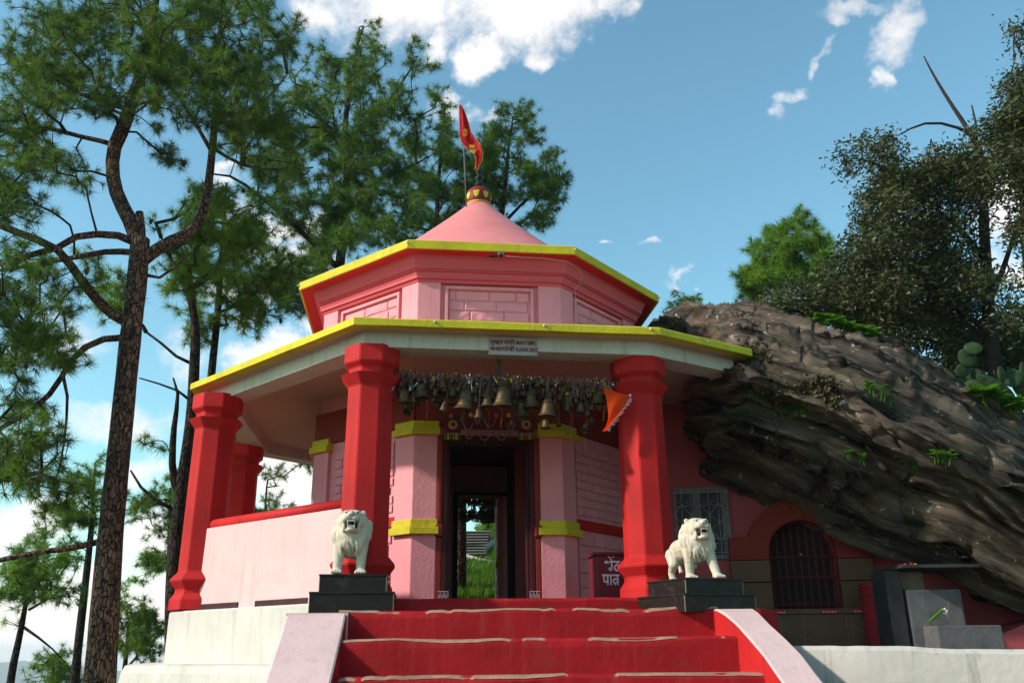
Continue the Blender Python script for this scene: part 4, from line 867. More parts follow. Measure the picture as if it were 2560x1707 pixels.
for x in (750, 780, 850, 900, 940, 1020, 1090, 1140, 1190):
    m = MB(); m.tube([dp(x, 725) + nn * .01, dp(x, 790 + (x * 7) % 60) + nn * .01], .003, 5); m.ell(dp(x, 800 + (x * 7) % 60) + nn * .01, (.009, .009, .016), None, 8, 6); m.build('bead_drop', M['maroon'], TO)

# ------------------------------------------------------------------ donation box
q0 = at(1486, 1500, 8.55, True); DB = thing('donation_box', 'maroon donation box with white Hindi lettering behind the right front pillar', 'donation box', (q0.x + .25, 8.7, FL))
bw = at(1580, 1440, 8.55, True).x - q0.x; bz = at(1500, 1385, 8.55, True).z
rzD = Matrix.Rotation(.12, 3, 'Z')
MB().box((q0.x + bw / 2, 8.72, (FL + bz) / 2), (bw, .34, bz - FL - .02), rzD).build('box_body', M['maroon'], DB, bevel=.03)
MB().box((q0.x + bw / 2, 8.72, bz + .005), (bw + .03, .37, .03), rzD).build('lid', M['maroon'], DB, bevel=.008)
yb_ = 8.72 - .172 - .004; exd = Vector((math.cos(.12), math.sin(.12), 0)); nD = Vector((exd.y, -exd.x, 0)); PD = Vector((q0.x + bw / 2, 8.72, 0)) + nD * .173
p1 = hit(1512, 1427, PD, nD); p2 = hit(1506, 1461, PD, nD); upv = Vector((0, 0, 1))
text('भट', .15, M['text_white'], DB, p1, exd, (0, 0, 1), width=.155, bold=.003)
MB().tube([p1 + exd * .072 + upv * .098, p1 + exd * .058 + upv * .125, p1 + exd * .035 + upv * .138], .006, 5).build('lettering', M['text_white'], DB)
MB().ell(p1 + exd * .088 + upv * .132, (.008, .003, .008), None, 8, 6).build('lettering', M['text_white'], DB)
text('पात', .15, M['text_white'], DB, p2, exd, (0, 0, 1), width=.17, bold=.003)
MB().tube([p2 + exd * .162 + upv * .042, p2 + exd * .125 + upv * .012], .006, 5).build('lettering', M['text_white'], DB)

# ------------------------------------------------------------------ shrine wall under the boulder
wd_ = Vector((1, -.15, 0)).normalized(); wn = Vector((wd_.y, -wd_.x, 0)); WP = Vector((1.2, 10.25, 0)); rzW = Matrix.Rotation(math.atan2(wd_.y, wd_.x), 3, 'Z')
def wp(x, y, off=0.0): return hit(x, y, WP + wn * off, wn)      # source px
SW = thing('shrine_wall', 'dull rose wall under the boulder with a grilled window and an arched gated niche', 'wall', WP + Vector((2, -.3, -.3)))
nicheL, nicheR = wp(1925, 1450), wp(2095, 1450)
sL = (nicheL - WP).dot(wd_); sR = (nicheR - WP).dot(wd_); rA = (sR - sL) / 2; zc = wp(2010, 1385).z; zb_ = wp(2010, 1524).z
def wpt(s, o, z): return WP + wd_ * s + wn * o + Vector((0, 0, z - WP.z))
# wall with arched hole: polygon strip pieces
m = MB()
def slabp(mb, poly, o0, o1):   # poly in (s,z)
    A = [wpt(s, o1, z) for s, z in poly]; B = [wpt(s, o0, z) for s, z in poly]; mb.loft([A, B])
slabp(m, [(-1.2, -1.3), (sL, -1.3), (sL, 2.75), (-1.2, 2.75)], -.25, 0); slabp(m, [(sR, -1.3), (6.0, -1.3), (6.0, 1.9), (sR, 2.4)], -.25, 0)
ar = [(sL + rA - rA * math.cos(t), zc + rA * math.sin(t)) for t in np.linspace(0, PI, 15)]
for i in range(14): slabp(m, [ar[i], ar[i + 1], (ar[i + 1][0], 2.6), (ar[i][0], 2.6)], -.25, 0)
slabp(m, [(sL, -1.3), (sR, -1.3), (sR, zb_), (sL, zb_)], -.25, 0)
m.build('plaster_wall', M['shrine'], SW)
# raised arch surround
ra = rA + .10 * 1.0; rb = rA + .24; m = MB()
ti = [(sL + rA - rA * math.cos(t), zc + rA * math.sin(t)) for t in np.linspace(0, PI, 21)]; to = [(sL + rA - (rb) * math.cos(t), zc + (rb) * math.sin(t)) for t in np.linspace(0, PI, 21)]
for i in range(20): slabp(m, [ti[i], ti[i + 1], to[i + 1], to[i]], 0, .13)
m.build('arch_ring', M['arch'], SW)
jz = wp(1990, 1399).z; shz = wp(1880, 1345).z
for s0, s1 in ((sL - .42, sL), (sR, sR + .36)):
    m = MB(); slabp(m, [(s0, jz), (s1, jz), (s1, shz), (s0, shz)], 0, .128); m.build('arch_shoulder', M['arch'], SW, bevel=.008)
    for k, (za, zb2) in enumerate(((zb_, jz - .24), (jz - .235, jz))):
        m = MB(); slabp(m, [(s0, za), (s1, za), (s1, zb2 - .006), (s0, zb2 - .006)], 0, .125); m.build('tile', M['tile'], SW, bevel=.003)
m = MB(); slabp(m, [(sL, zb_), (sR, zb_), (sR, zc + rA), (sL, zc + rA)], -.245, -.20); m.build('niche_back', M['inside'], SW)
# gate bars
gt = MB()
for i in range(9):
    s = sL + (sR - sL) * (i + .5) / 9; zt2 = zc + math.sqrt(max(0, rA ** 2 - (s - sL - rA) ** 2)); gt.tube([wpt(s, -.06, zb_), wpt(s, -.06, zt2)], .009, 6)
for z in (zc - .02, zb_ + .35, zb_ + .06): gt.tube([wpt(sL, -.055, z), wpt(sR, -.055, z)], .012, 6)
gt.build('gate', M['maroon'], SW)
MB().ell(wpt(sL + rA, .0, zc - .0), (.022, .02, .022), None, 10, 8).build('gate_knob', M['gold'], SW)
text('जय माता दी', .10, M['fadedgold'], SW, wpt(sL + rA - .24, .135, zc + rA + .10), wd_, (0, 0, 1), width=.48)
text('ॐ', .10, M['fadedgold'], SW, wpt(sL + rA - .07, .135, zc + rA + .015), wd_, (0, 0, 1), width=.1)
# tiled dado below
xs_ = [sL - .48, sL + .03, sL + .26, sL + .70, sR + .02, sR + .50]; zA, zB = wp(2010, 1632).z - .12, zb_
dl_ = MB()
for i in range(len(xs_) - 1):
    m = MB(); slabp(m, [(xs_[i] + .003, zA), (xs_[i + 1] - .003, zA), (xs_[i + 1] - .003, zB - .055), (xs_[i] + .003, zB - .055)], 0, .30); m.build('tile', M['tile'], SW, bevel=.003)
m = MB(); slabp(m, [(xs_[0] - .01, zA), (xs_[-1], zA), (xs_[-1], zB - .058), (xs_[0] - .01, zB - .058)], 0, .295); m.build('grout', M['grout'], SW)
m = MB(); slabp(m, [(xs_[0] - .02, zB - .052), (xs_[-1] + .02, zB - .052), (xs_[-1] + .02, zB), (xs_[0] - .02, zB)], 0, .32); m.build('ledge', M['tile'], SW, bevel=.005)
m = MB(); r = random.Random(3)
for (a0, a1, b0, b1) in ((sL + .6, .28, sL + .05, .62), (sR - .05, .72, sR + .45, .36), (sR + .1, .74, sR + .46, .50)):
    m.tube([wpt(a0, .3035, zA + a1 * (zB - zA)), wpt(b0, .3035, zA + b1 * (zB - zA))], .0035, 4)
m.build('joint_line', M['grout'], SW)
for s0, s1 in ((sL - .1, sL + .08), (sL + .45, sL + .62), (sR + .05, sR + .5)):
    m = MB(); slabp(m, [(s0, zB - .045), (s1, zB - .045), (s1, zB - .008), (s0, zB - .008)], .321, .324); o = m.build('painted_border', M['red'], SW)
    m = MB()
    for i in range(int((s1 - s0) / .03)): s = s0 + .015 + i * .03; slabp(m, [(s, zB - .04), (s + .014, zB - .04), (s + .014, zB - .026), (s, zB - .026)], .325, .327)
    m.build('painted_dots', M['text_white'], o)
# window with grille
w0, w1 = wp(1686, 1222), wp(1811, 1218); z0_, z1_ = wp(1750, 1399).z, wp(1750, 1219).z; s0, s1 = (w0 - WP).dot(wd_) - .02, (w1 - WP).dot(wd_) + .03
m = MB(); slabp(m, [(s0, z0_), (s1, z0_), (s1, z1_), (s0, z1_)], 0, .012); win = m.build('window', M['glass'], SW)
m = MB()
for q in ([(s0, z0_), (s1, z0_), (s1, z0_ + .05), (s0, z0_ + .05)], [(s0, z1_ - .06), (s1, z1_ - .06), (s1, z1_), (s0, z1_)], [(s1 - .09, z0_ + .05), (s1, z0_ + .05), (s1, z1_ - .06), (s1 - .09, z1_ - .06)], [(s0, z0_ + .05), (s0 + .03, z0_ + .05), (s0 + .03, z1_ - .06), (s0, z1_ - .06)], [(s0 + .21, z0_ + .05), (s0 + .30, z0_ + .05), (s0 + .30, z1_ - .06), (s0 + .21, z1_ - .06)]): slabp(m, q, .012, .035)
m.build('window_frame', M['grille'], win)
g = MB(); ww = s1 - s0; hh_ = z1_ - z0_; G = lambda u, v, o=.06: wpt(s0 + u * ww, o, z0_ + v * hh_)
for v in (.92, .09): g.tube([G(.0, v), G(1, v)], .005, 6)
for i in range(6): u = .14 + i * .165; g.tube([G(u, .02), G(u, .98)], .0045, 6)
for c in (.14, .47, .80):
    for s in (-1, 1):
        for vb, sg in ((.74, 1), (.27, -1)):
            g.tube([G(c + s * .165, vb - sg * .14), G(c + s * .02, vb - .0)], .0045, 6)
            cc = (c + s * .075, vb + sg * .025); g.tube([G(cc[0] - s * .055 * math.cos(t), cc[1] - sg * .034 * math.sin(t)) for t in np.linspace(0, 1.7 * PI, 12)], .004, 5)
        g.tube([G(c + s * .165, .60), G(c, .50), G(c + s * .165, .40)], .0045, 6)
    g.ell(G(c, .5, .065), (.014, .01, .014), None, 8, 6)
g.build('grille', M['wire'], win)
# fill behind the porch right side, continuing the cella ring
MB().ell(wp(1720, 1000, .02), (.03, .02, .03), None, 10, 8).build('pipe_end', M['black'], SW)

# ------------------------------------------------------------------ altar, barrel, retaining wall
AY = 8.75; ax = lambda x: at(x, 1520, AY, True).x; az = lambda y: at(2350, y, AY, True).z
AL = thing('stone_altar', 'grey stone altar of stacked blocks under a thin slab, beside the red barrel', 'altar', (ax(2340), AY, -.2))
def abox(x0, x1, y0, y1, dy, dep, mt, nm, bev=.01):
    return MB().box(((ax(x0) + ax(x1)) / 2, AY + dy + dep / 2, (az(y0) + az(y1)) / 2), (ax(x1) - ax(x0), dep, az(y0) - az(y1))).build(nm, M[mt], AL, bevel=bev)
abox(2224, 2264, 1424, 1700, .0, .35, 'darkstone', 'side_slab'); abox(2264, 2336, 1424, 1700, .12, .3, 'brownstone', 'back_post', .02)
abox(2272, 2410, 1472, 1700, .0, .35, 'stone', 'block', .02); abox(2300, 2458, 1564, 1700, -.28, .3, 'stone', 'lower_block', .015); abox(2248, 2446, 1414, 1422, -.2, .7, 'darkstone', 'top_slab', .004)
for i, (x, y, mt) in enumerate(((2250, 1412, 'flagred'), (2278, 1409, 'orange'), (2288, 1411, 'gilt'), (2262, 1411, 'rose'))): MB().ell(at(x, y, AY - .05, True), (.02, .02, .014), None, 8, 6).build('offering', M[mt], AL)
m = MB(); r = random.Random(8)
for i in range(22): p = at(r.uniform(2300, 2400), 1562, AY - .15 + r.uniform(-.1, .08), True); p.z = az(1564) + .0; m.tube([p, p + Vector((r.uniform(-.03, .03), 0, r.uniform(.01, .035)))], .002, 4)
m.tube([at(2369, 1560, AY - .1, True), at(2371, 1505, AY - .1, True)], .003, 4); m.build('incense_stubs', M['brownstone'], AL, kind='stuff')
m = MB(); a0, a1 = at(2322, 1553, AY - .15, True), at(2356, 1524, AY - .15, True); m.tube([a0, a1], [.010, .018], 6); m.build('green_stem', M['leaf'], AL); 
m = MB()
for k in range(5): m.ell(at(2362, 1527, AY - .15, True) + Vector((.02 * math.cos(k * 1.25), 0, .02 * math.sin(k * 1.25))), (.012, .006, .012), None, 6, 5)
m.build('blossom', M['white'], AL)
bc = at(2205, 1500, 9.35, True); BA = thing('red_barrel', 'tall red metal barrel with faded pale lettering between the niche and the stone altar', 'barrel', (bc.x, 9.35, -.3))
zt2 = at(2205, 1457, 9.35, True).z; m = MB(); m.lathe([(.205, -.3), (.205, zt2 - .14), (.213, zt2 - .13), (.213, zt2 - .115), (.203, zt2 - .105), (.203, zt2 - .06), (.213, zt2 - .05), (.213, zt2 - .03), (.208, zt2 - .02), (.208, zt2), (.19, zt2), (.19, zt2 - .02), (0.01, zt2 - .02)], 32, (bc.x, 9.35, 0)); m.build('drum', M['barrel'], BA, smooth=False)
text('KUMERA', .085, M['wire'], BA, (bc.x - .15, 9.35 - .209, at(2205, 1512, 9.15, True).z), (1, 0, 0), (0, 0, 1), width=.26)
text('CO.', .095, M['wire'], BA, (bc.x - .04, 9.35 - .209, at(2205, 1535, 9.15, True).z), (1, 0, 0), (0, 0, 1), width=.14)
# white retaining wall
wl = [(1.95, 7.05, -.02), (2.1, 6.78, -.005), (2.5, 6.55, -.012), (3.2, 6.28, -.03), (4.2, 5.9, -.06), (6.5, 5.0, -.15)]
g = []; 
for i in range(60):
    t = i / 59 * (len(wl) - 1); k = min(int(t), len(wl) - 2); f = t - k; x, y, z = [wl[k][q] * (1 - f) + wl[k + 1][q] * f for q in range(3)]; z += (float(fbm([[x * 3, y, 0]], 3)[0]) - .5) * .035; wv = (float(fbm([[x * 2, 4, 0]], 3)[0]) - .5) * .06
    d_ = Vector((.93, -.36, 0)); n_ = Vector((-.36, -.93, 0)); c = Vector((x, y, 0))
    g.append([c + n_ * (.03 + wv) + Vector((0, 0, -1.6)), c + n_ * (.01 + wv) + Vector((0, 0, z - .25)), c + n_ * (wv) + Vector((0, 0, z - .03)), c - n_ * .03 + Vector((0, 0, z)), c - n_ * .3 + Vector((0, 0, z - .01)), c - n_ * .34 + Vector((0, 0, -1.6))])
o = MB().loft(g).build('retaining_wall', M['wallwhite'], None); o['label'] = 'low rough whitewashed retaining wall running from the curved stair wall along the terrace'; o['category'] = 'wall'
m = MB(); g = []
for i in range(14):
    an = PI * i / 13; g.append([Vector((5.6 + math.cos(an) * 1.15, 8.9, -1)), Vector((5.6 + math.cos(an) * 1.15, 8.9, -.2 + .45 * math.sin(an))), Vector((5.6 + math.cos(an) * 1.15, 9.5, -.2 + .45 * math.sin(an))), Vector((5.6 + math.cos(an) * 1.15, 9.5, -1))])
o = m.loft(g).build('low_rounded_wall', M['shrine'], None); o['label'] = 'low rounded dark rose wall in the shade right of the altar'; o['category'] = 'wall'
MB().prism([(1.9, 7.1), (2.6, 6.85), (7, 5.2), (8, 12), (1.9, 12)], -1.6, -.16).build('terrace', M['path'], None, kind='structure')

# ------------------------------------------------------------------ boulder
ST_ = [ # T, L, M, B : (px, py, Y)
 ((1500, 775, 11.2), (1545, 800, 10.8), (1590, 880, 10.6), (1600, 960, 10.8)),
 ((1522, 752, 11.2), (1590, 835, 10.0), (1605, 940, 9.9), (1612, 1000, 10.2)),
 ((1575, 722, 11.2), (1625, 885, 9.0), (1618, 975, 9.2), (1620, 1040, 9.9)),
 ((1650, 710, 11.3), (1695, 850, 8.2), (1660, 990, 8.75), (1665, 1080, 9.8)),
 ((1740, 728, 11.4), (1800, 842, 8.1), (1770, 1020, 8.45), (1760, 1112, 9.65)),
 ((1850, 765, 11.5), (1900, 862, 7.95), (1900, 1045, 8.35), (1885, 1150, 9.55)),
 ((2000, 776, 11.5), (2010, 925, 7.85), (2040, 1100, 8.3), (2010, 1225, 9.55)),
 ((2150, 835, 11.3), (2150, 1000, 7.8), (2210, 1200, 8.3), (2180, 1330, 9.6)),
 ((2352, 960, 11.0), (2352, 1090, 7.8), (2410, 1330, 8.5), (2352, 1460, 9.8)),
 ((2620, 1130, 10.6), (2620, 1250, 7.9), (2660, 1500, 8.8), (2620, 1660, 9.9)),
 ((2900, 1300, 10.6), (2900, 1400, 8.2), (2900, 1600, 9.0), (2900, 1760, 9.9))]
secs = []
for Tq, Lq, Mq, Bq in ST_:
    t, l, mm, b_ = at(*Tq), at(*Lq), at(*Mq), at(*Bq)
    tl = t.lerp(l, .5) + Vector((0, 0, .10)); lm_ = l.lerp(mm, .45) + Vector((0, -.10, .02)); mb_ = mm.lerp(b_, .5) + Vector((0, -.12, .0)); bk = Vector((b_.x + .2, 13.0, min(b_.z, .3) - .3)); bk2 = Vector((t.x + .3, 14.5, t.z - 1.4)); tb = t + Vector((.1, .9, -.02))
    secs.append([t, tl, l, lm_, mm, mb_, b_, b_ + Vector((.05, 1.6, -.25)), bk, bk2, tb])
S = np.array([[list(p) for p in s] for s in secs])     # (nu, nv, 3)
def cr(P, n, closed):     # catmull-rom resample along axis 0
    m_ = len(P); out = []
    T_ = np.linspace(0, m_ if closed else m_ - 1, n, endpoint=not closed)
    for t in T_:
        i = int(t); f = t - i
        if not closed and i >= m_ - 1: i = m_ - 2; f = 1
        g_ = (lambda k: P[k % m_]) if closed else (lambda k: P[max(0, min(m_ - 1, k))])
        p0, p1, p2, p3 = g_(i - 1), g_(i), g_(i + 1), g_(i + 2)
        out.append(.5 * ((2 * p1) + (-p0 + p2) * f + (2 * p0 - 5 * p1 + 4 * p2 - p3) * f * f + (-p0 + 3 * p1 - 3 * p2 + p3) * f ** 3))
    return np.array(out)
NU, NV = 430, 300
S1 = cr(S, NU, False); S2 = np.transpose(cr(np.transpose(S1, (1, 0, 2)), NV, True), (1, 0, 2))
du = np.gradient(S2, axis=0); dv = np.roll(S2, -1, 1) - np.roll(S2, 1, 1); nr = np.cross(du, dv); nr /= np.linalg.norm(nr, axis=2, keepdims=True) + 1e-9
cen_ = S2.mean(axis=1, keepdims=True); sgn = np.sign(((S2 - cen_) * nr).sum(2).mean()); nr *= sgn
P = S2.reshape(-1, 3); axis = np.array([.86, -.18, -.47]); axis /= np.linalg.norm(axis); nrm_ = np.cross(axis, [0, 1, 0.25]); nrm_ /= np.linalg.norm(nrm_); bi = np.cross(axis, nrm_)
Q = np.stack([P @ axis, P @ nrm_, P @ bi], 1)
w = (fbm(Q * [.35, .6, .6], 3) - .5) * 1.1
lay = Q[:, 1] * 2.5 + w * 1.4 + fbm(Q * [.35, .4, .7], 3) * 1.5
saw = lambda v, k: np.where(v % 1 < k, (v % 1) / k, (1 - v % 1) / (1 - k))
ledge = saw(lay, .9) - .4 + .5 * (saw(lay * 2.7 + fbm(Q * [1.1, 2, 1.5] + 3, 3) * 2, .8) - .5)
d1 = (fbm(Q * [.35, 1.1, .7] + 5, 3) - .5) * .5; d2 = (1 - np.abs(fbm(Q * [.8, 7, 2.0], 4) * 2 - 1)) * .16; d3 = (fbm(Q * [3.5, 16, 6], 4) - .5) * .12
crk = np.exp(-((np.abs(fbm(Q * [.9, 1.6, 1.0] + 31, 3) - .5) / .012) ** 2)) * .07; d3 = d3 - crk
disp = d1 * .9 + ledge * .27 + d2 * .8 + d3 * .8 - .18
fade = np.clip((np.arange(NU) / NU - .0) * 12, .25, 1)[:, None].repeat(NV, 1).ravel()
P = P + nr.reshape(-1, 3) * (disp * fade)[:, None]
fs = [(i * NV + j, (i + 1) * NV + j, (i + 1) * NV + (j + 1) % NV, i * NV + (j + 1) % NV) for i in range(NU - 1) for j in range(NV)]
fs += [tuple(range(NV)), tuple((NU - 1) * NV + j for j in range(NV - 1, -1, -1))]
me = bpy.data.meshes.new('boulder'); me.from_pydata(P.tolist(), [], fs); bm = bmesh.new(); bm.from_mesh(me); bmesh.ops.recalc_face_normals(bm, faces=bm.faces); bm.to_mesh(me); bm.free()
rk = link('boulder', me, M['rock'], smooth=True); rk['label'] = 'huge dark layered boulder leaning over the shrine wall and reaching the porch roof'; rk['category'] = 'boulder'
bpy.context.view_layer.update()
from mathutils.bvhtree import BVHTree
bvh = BVHTree.FromPolygons([Vector(p) for p in P], fs)
def onrock(x, y):
    d = Vector(ray(x, y)).normalized(); loc, nn_, _, _ = bvh.ray_cast(Vector((0, 0, 0)), d); return (loc, nn_) if loc else (at(x, y, 9), Vector((0, -1, 0)))

# small leaves growing over the boulder
def leaf_quads(centres, size, r, flat=.4, asp=.5):
    n = len(centres); d = r.normal(0, 1, (n, 3)); d[:, 2] = d[:, 2] * flat; d /= np.linalg.norm(d, axis=1, keepdims=True); s = np.cross(d, r.normal(0, 1, (n, 3))); s /= np.linalg.norm(s, axis=1, keepdims=True)
    L = size * r.uniform(.7, 1.25, (n, 1)); s = s * L * asp * .5; a = centres; mid = a + d * L * .5; tip = a + d * L
    dr = np.zeros((n, 3)); dr[:, 2] = -L[:, 0] * .12
    return np.stack([a, mid + s, tip + dr, mid - s], 1).reshape(-1, 3)
r = np.random.default_rng(21); pts = []
for (x, y, rx, ry, n) in ((1730, 815, 50, 18, 420), (1720, 800, 40, 20, 200), (1860, 890, 60, 22, 500), (1790, 930, 18, 45, 300), (1785, 1000, 12, 40, 150), (1905, 920, 35, 20, 200), (1650, 865, 30, 14, 120)):
    for _ in range(n):
        p, nn_ = onrock(x + r.normal(0, rx * .55), y + r.normal(0, ry * .55)); pts.append(np.array(p + nn_ * r.uniform(0, .03)))
tri_mesh('creeper', leaf_quads(np.array(pts), .045, r, 1, .8), 4, M['creeper'], None, kind='stuff')
def leafy(name, label, x, y, n, spread, size, mt='leaf', up=.10):
    p, nn_ = onrock(x, y); rr = np.random.default_rng(int(x)); t = thing(name, label, 'plant', p); V = []; st = MB()
    for i in range(n):
        b_ = np.array(p) + np.array([rr.uniform(-spread, spread), rr.uniform(-.08, .05), 0]); b_[2] += -(b_[0] - p.x) * .38
        h_ = up * rr.uniform(.5, 1.2); tip = b_ + [rr.uniform(-.03, .03), rr.uniform(-.06, .0), h_]; st.tube([b_ - [0, 0, .06], tip], [.005, .003], 4)
        k = 6
        for q in range(k):
            an = q * 2.4 + rr.random(); dd = np.array([math.cos(an), math.sin(an), rr.uniform(-.1, .5)]); c = b_ + (tip - b_) * (.5 + .5 * q / k); s_ = size * rr.uniform(.7, 1.2)
            side = np.cross(dd, [0, 0, 1.]); side = side / (np.linalg.norm(side) + 1e-6) * s_ * .36; V += [c, c + dd * s_ * .45 + side, c + dd * s_ + [0, 0, -s_ * .15], c + dd * s_ * .45 - side]
    st.build('stems', M[mt], t, kind='stuff'); tri_mesh('leaves', np.array(V), 4, M[mt], t)
leafy('leafy_plant', 'row of bright green leafy shoots on the top edge of the boulder', 1945, 762, 26, .34, .15)
leafy('leafy_plant', 'large-leaved bright green plant on the boulder edge below the cactus', 2285, 930, 18, .26, .18, up=.12)
leafy('leafy_plant', 'small green rosette growing in a crack low on the boulder', 2158, 1052, 5, .07, .10, up=.04)
leafy('leafy_plant', 'low green weeds left of the small rosette in the same crack', 2095, 1068, 6, .12, .07, up=.04)
leafy('leafy_plant', 'bright tuft of narrow leaves hanging in the middle of the boulder face', 1826, 945, 5, .05, .11, up=.05)
leafy('leafy_plant', 'tiny green sprig on the left lip of the boulder face', 1740, 912, 4, .10, .05, up=.03)
leafy('leafy_plant', 'yellow-green weeds on the sloping top of the boulder', 2015, 910, 10, .16, .06, up=.08)
leafy('leafy_plant', 'small dark green fern on the low ledge of the boulder', 1965, 1052, 5, .10, .06, up=.03)
# cactus
CT = thing('prickly_pear', 'prickly pear cactus with flat oval pads behind the right end of the boulder', 'cactus', at(2250, 900, 10.2))
for i, (x, y, rx, ry, an) in enumerate(((2235, 800, 20, 16, .2), (2222, 822, 22, 24, -.5), (2212, 850, 30, 16, -.6), (2240, 862, 26, 18, .5), (2280, 880, 40, 14, .5), (2300, 860, 12, 22, .1), (2325, 868, 22, 24, .4), (2345, 890, 20, 30, -.2), (2310, 900, 34, 14, .6), (2248, 885, 30, 14, .3), (2205, 868, 12, 22, -.7), (2350, 855, 10, 26, .1), (2350, 930, 30, 14, .5), (2280, 915, 26, 13, .4))):
    p = at(x, y, 10.0 + .07 * (i % 4)); k = K / F * 10.4; MB().ell(p, (rx * k, .022, ry * k), Matrix.Rotation(an, 3, 'Y') @ Matrix.Rotation(.35 * ((i % 3) - 1), 3, 'Z'), 14, 8).build('pad', M['cactus'], CT, smooth=True)

# ------------------------------------------------------------------ trees
def polyline(pts, Y, dys=None):
    out = []
    for i, (x, y) in enumerate(pts): out.append(np.array(at(x, y, Y + (dys[i] if dys else 0))))
    return np.array(out)
def resample(P, step):
    P = cr(np.asarray(P), max(4, len(P) * 8), False); L = np.r_[0, np.cumsum(np.linalg.norm(np.diff(P, axis=0), axis=1))]; n = max(2, int(L[-1] / step) + 1); t = np.linspace(0, L[-1], n)
    return np.stack([np.interp(t, L, P[:, k]) for k in range(3)], 1), t / L[-1]
def frustums(A, B, ra, rb, n):
    d = B - A; L = np.linalg.norm(d, axis=1, keepdims=True) + 1e-9; d = d / L; ref = np.tile([.31, .87, .38], (len(A), 1)); u = np.cross(d, ref); u /= np.linalg.norm(u, axis=1, keepdims=True) + 1e-9; v = np.cross(d, u); V = []
    an = np.arange(n) * 2 * PI / n; ca, sa = np.cos(an), np.sin(an)
    ra_ = A[:, None] + (u[:, None] * ca[None, :, None] + v[:, None] * sa[None, :, None]) * ra[:, None, None]; rb_ = (B + d * rb[:, None] * .3)[:, None] + (u[:, None] * ca[None, :, None] + v[:, None] * sa[None, :, None]) * rb[:, None, None]
    q = np.stack([ra_, np.roll(ra_, -1, 1), np.roll(rb_, -1, 1), rb_], 2); return q.reshape(-1, 3)
def needles(C_, D_, n, L, w, r):
    m_ = len(C_); d = r.normal(0, 1, (m_, n, 3)); d /= np.linalg.norm(d, axis=2, keepdims=True); d = d * .95 + D_[:, None] * .55 + np.array([0, 0, -.06]); d /= np.linalg.norm(d, axis=2, keepdims=True)
    s = np.cross(d, r.normal(0, 1, (m_, n, 3))); s /= np.linalg.norm(s, axis=2, keepdims=True); ll = L * r.uniform(.7, 1.15, (m_, n, 1)); c = C_[:, None] + d * .01 - D_[:, None] * r.uniform(0, .06, (m_, n, 1))
    return np.stack([c - s * w * .5, c + s * w * .5, c + d * ll + np.array([0, 0, -.012])], 2).reshape(-1, 3)
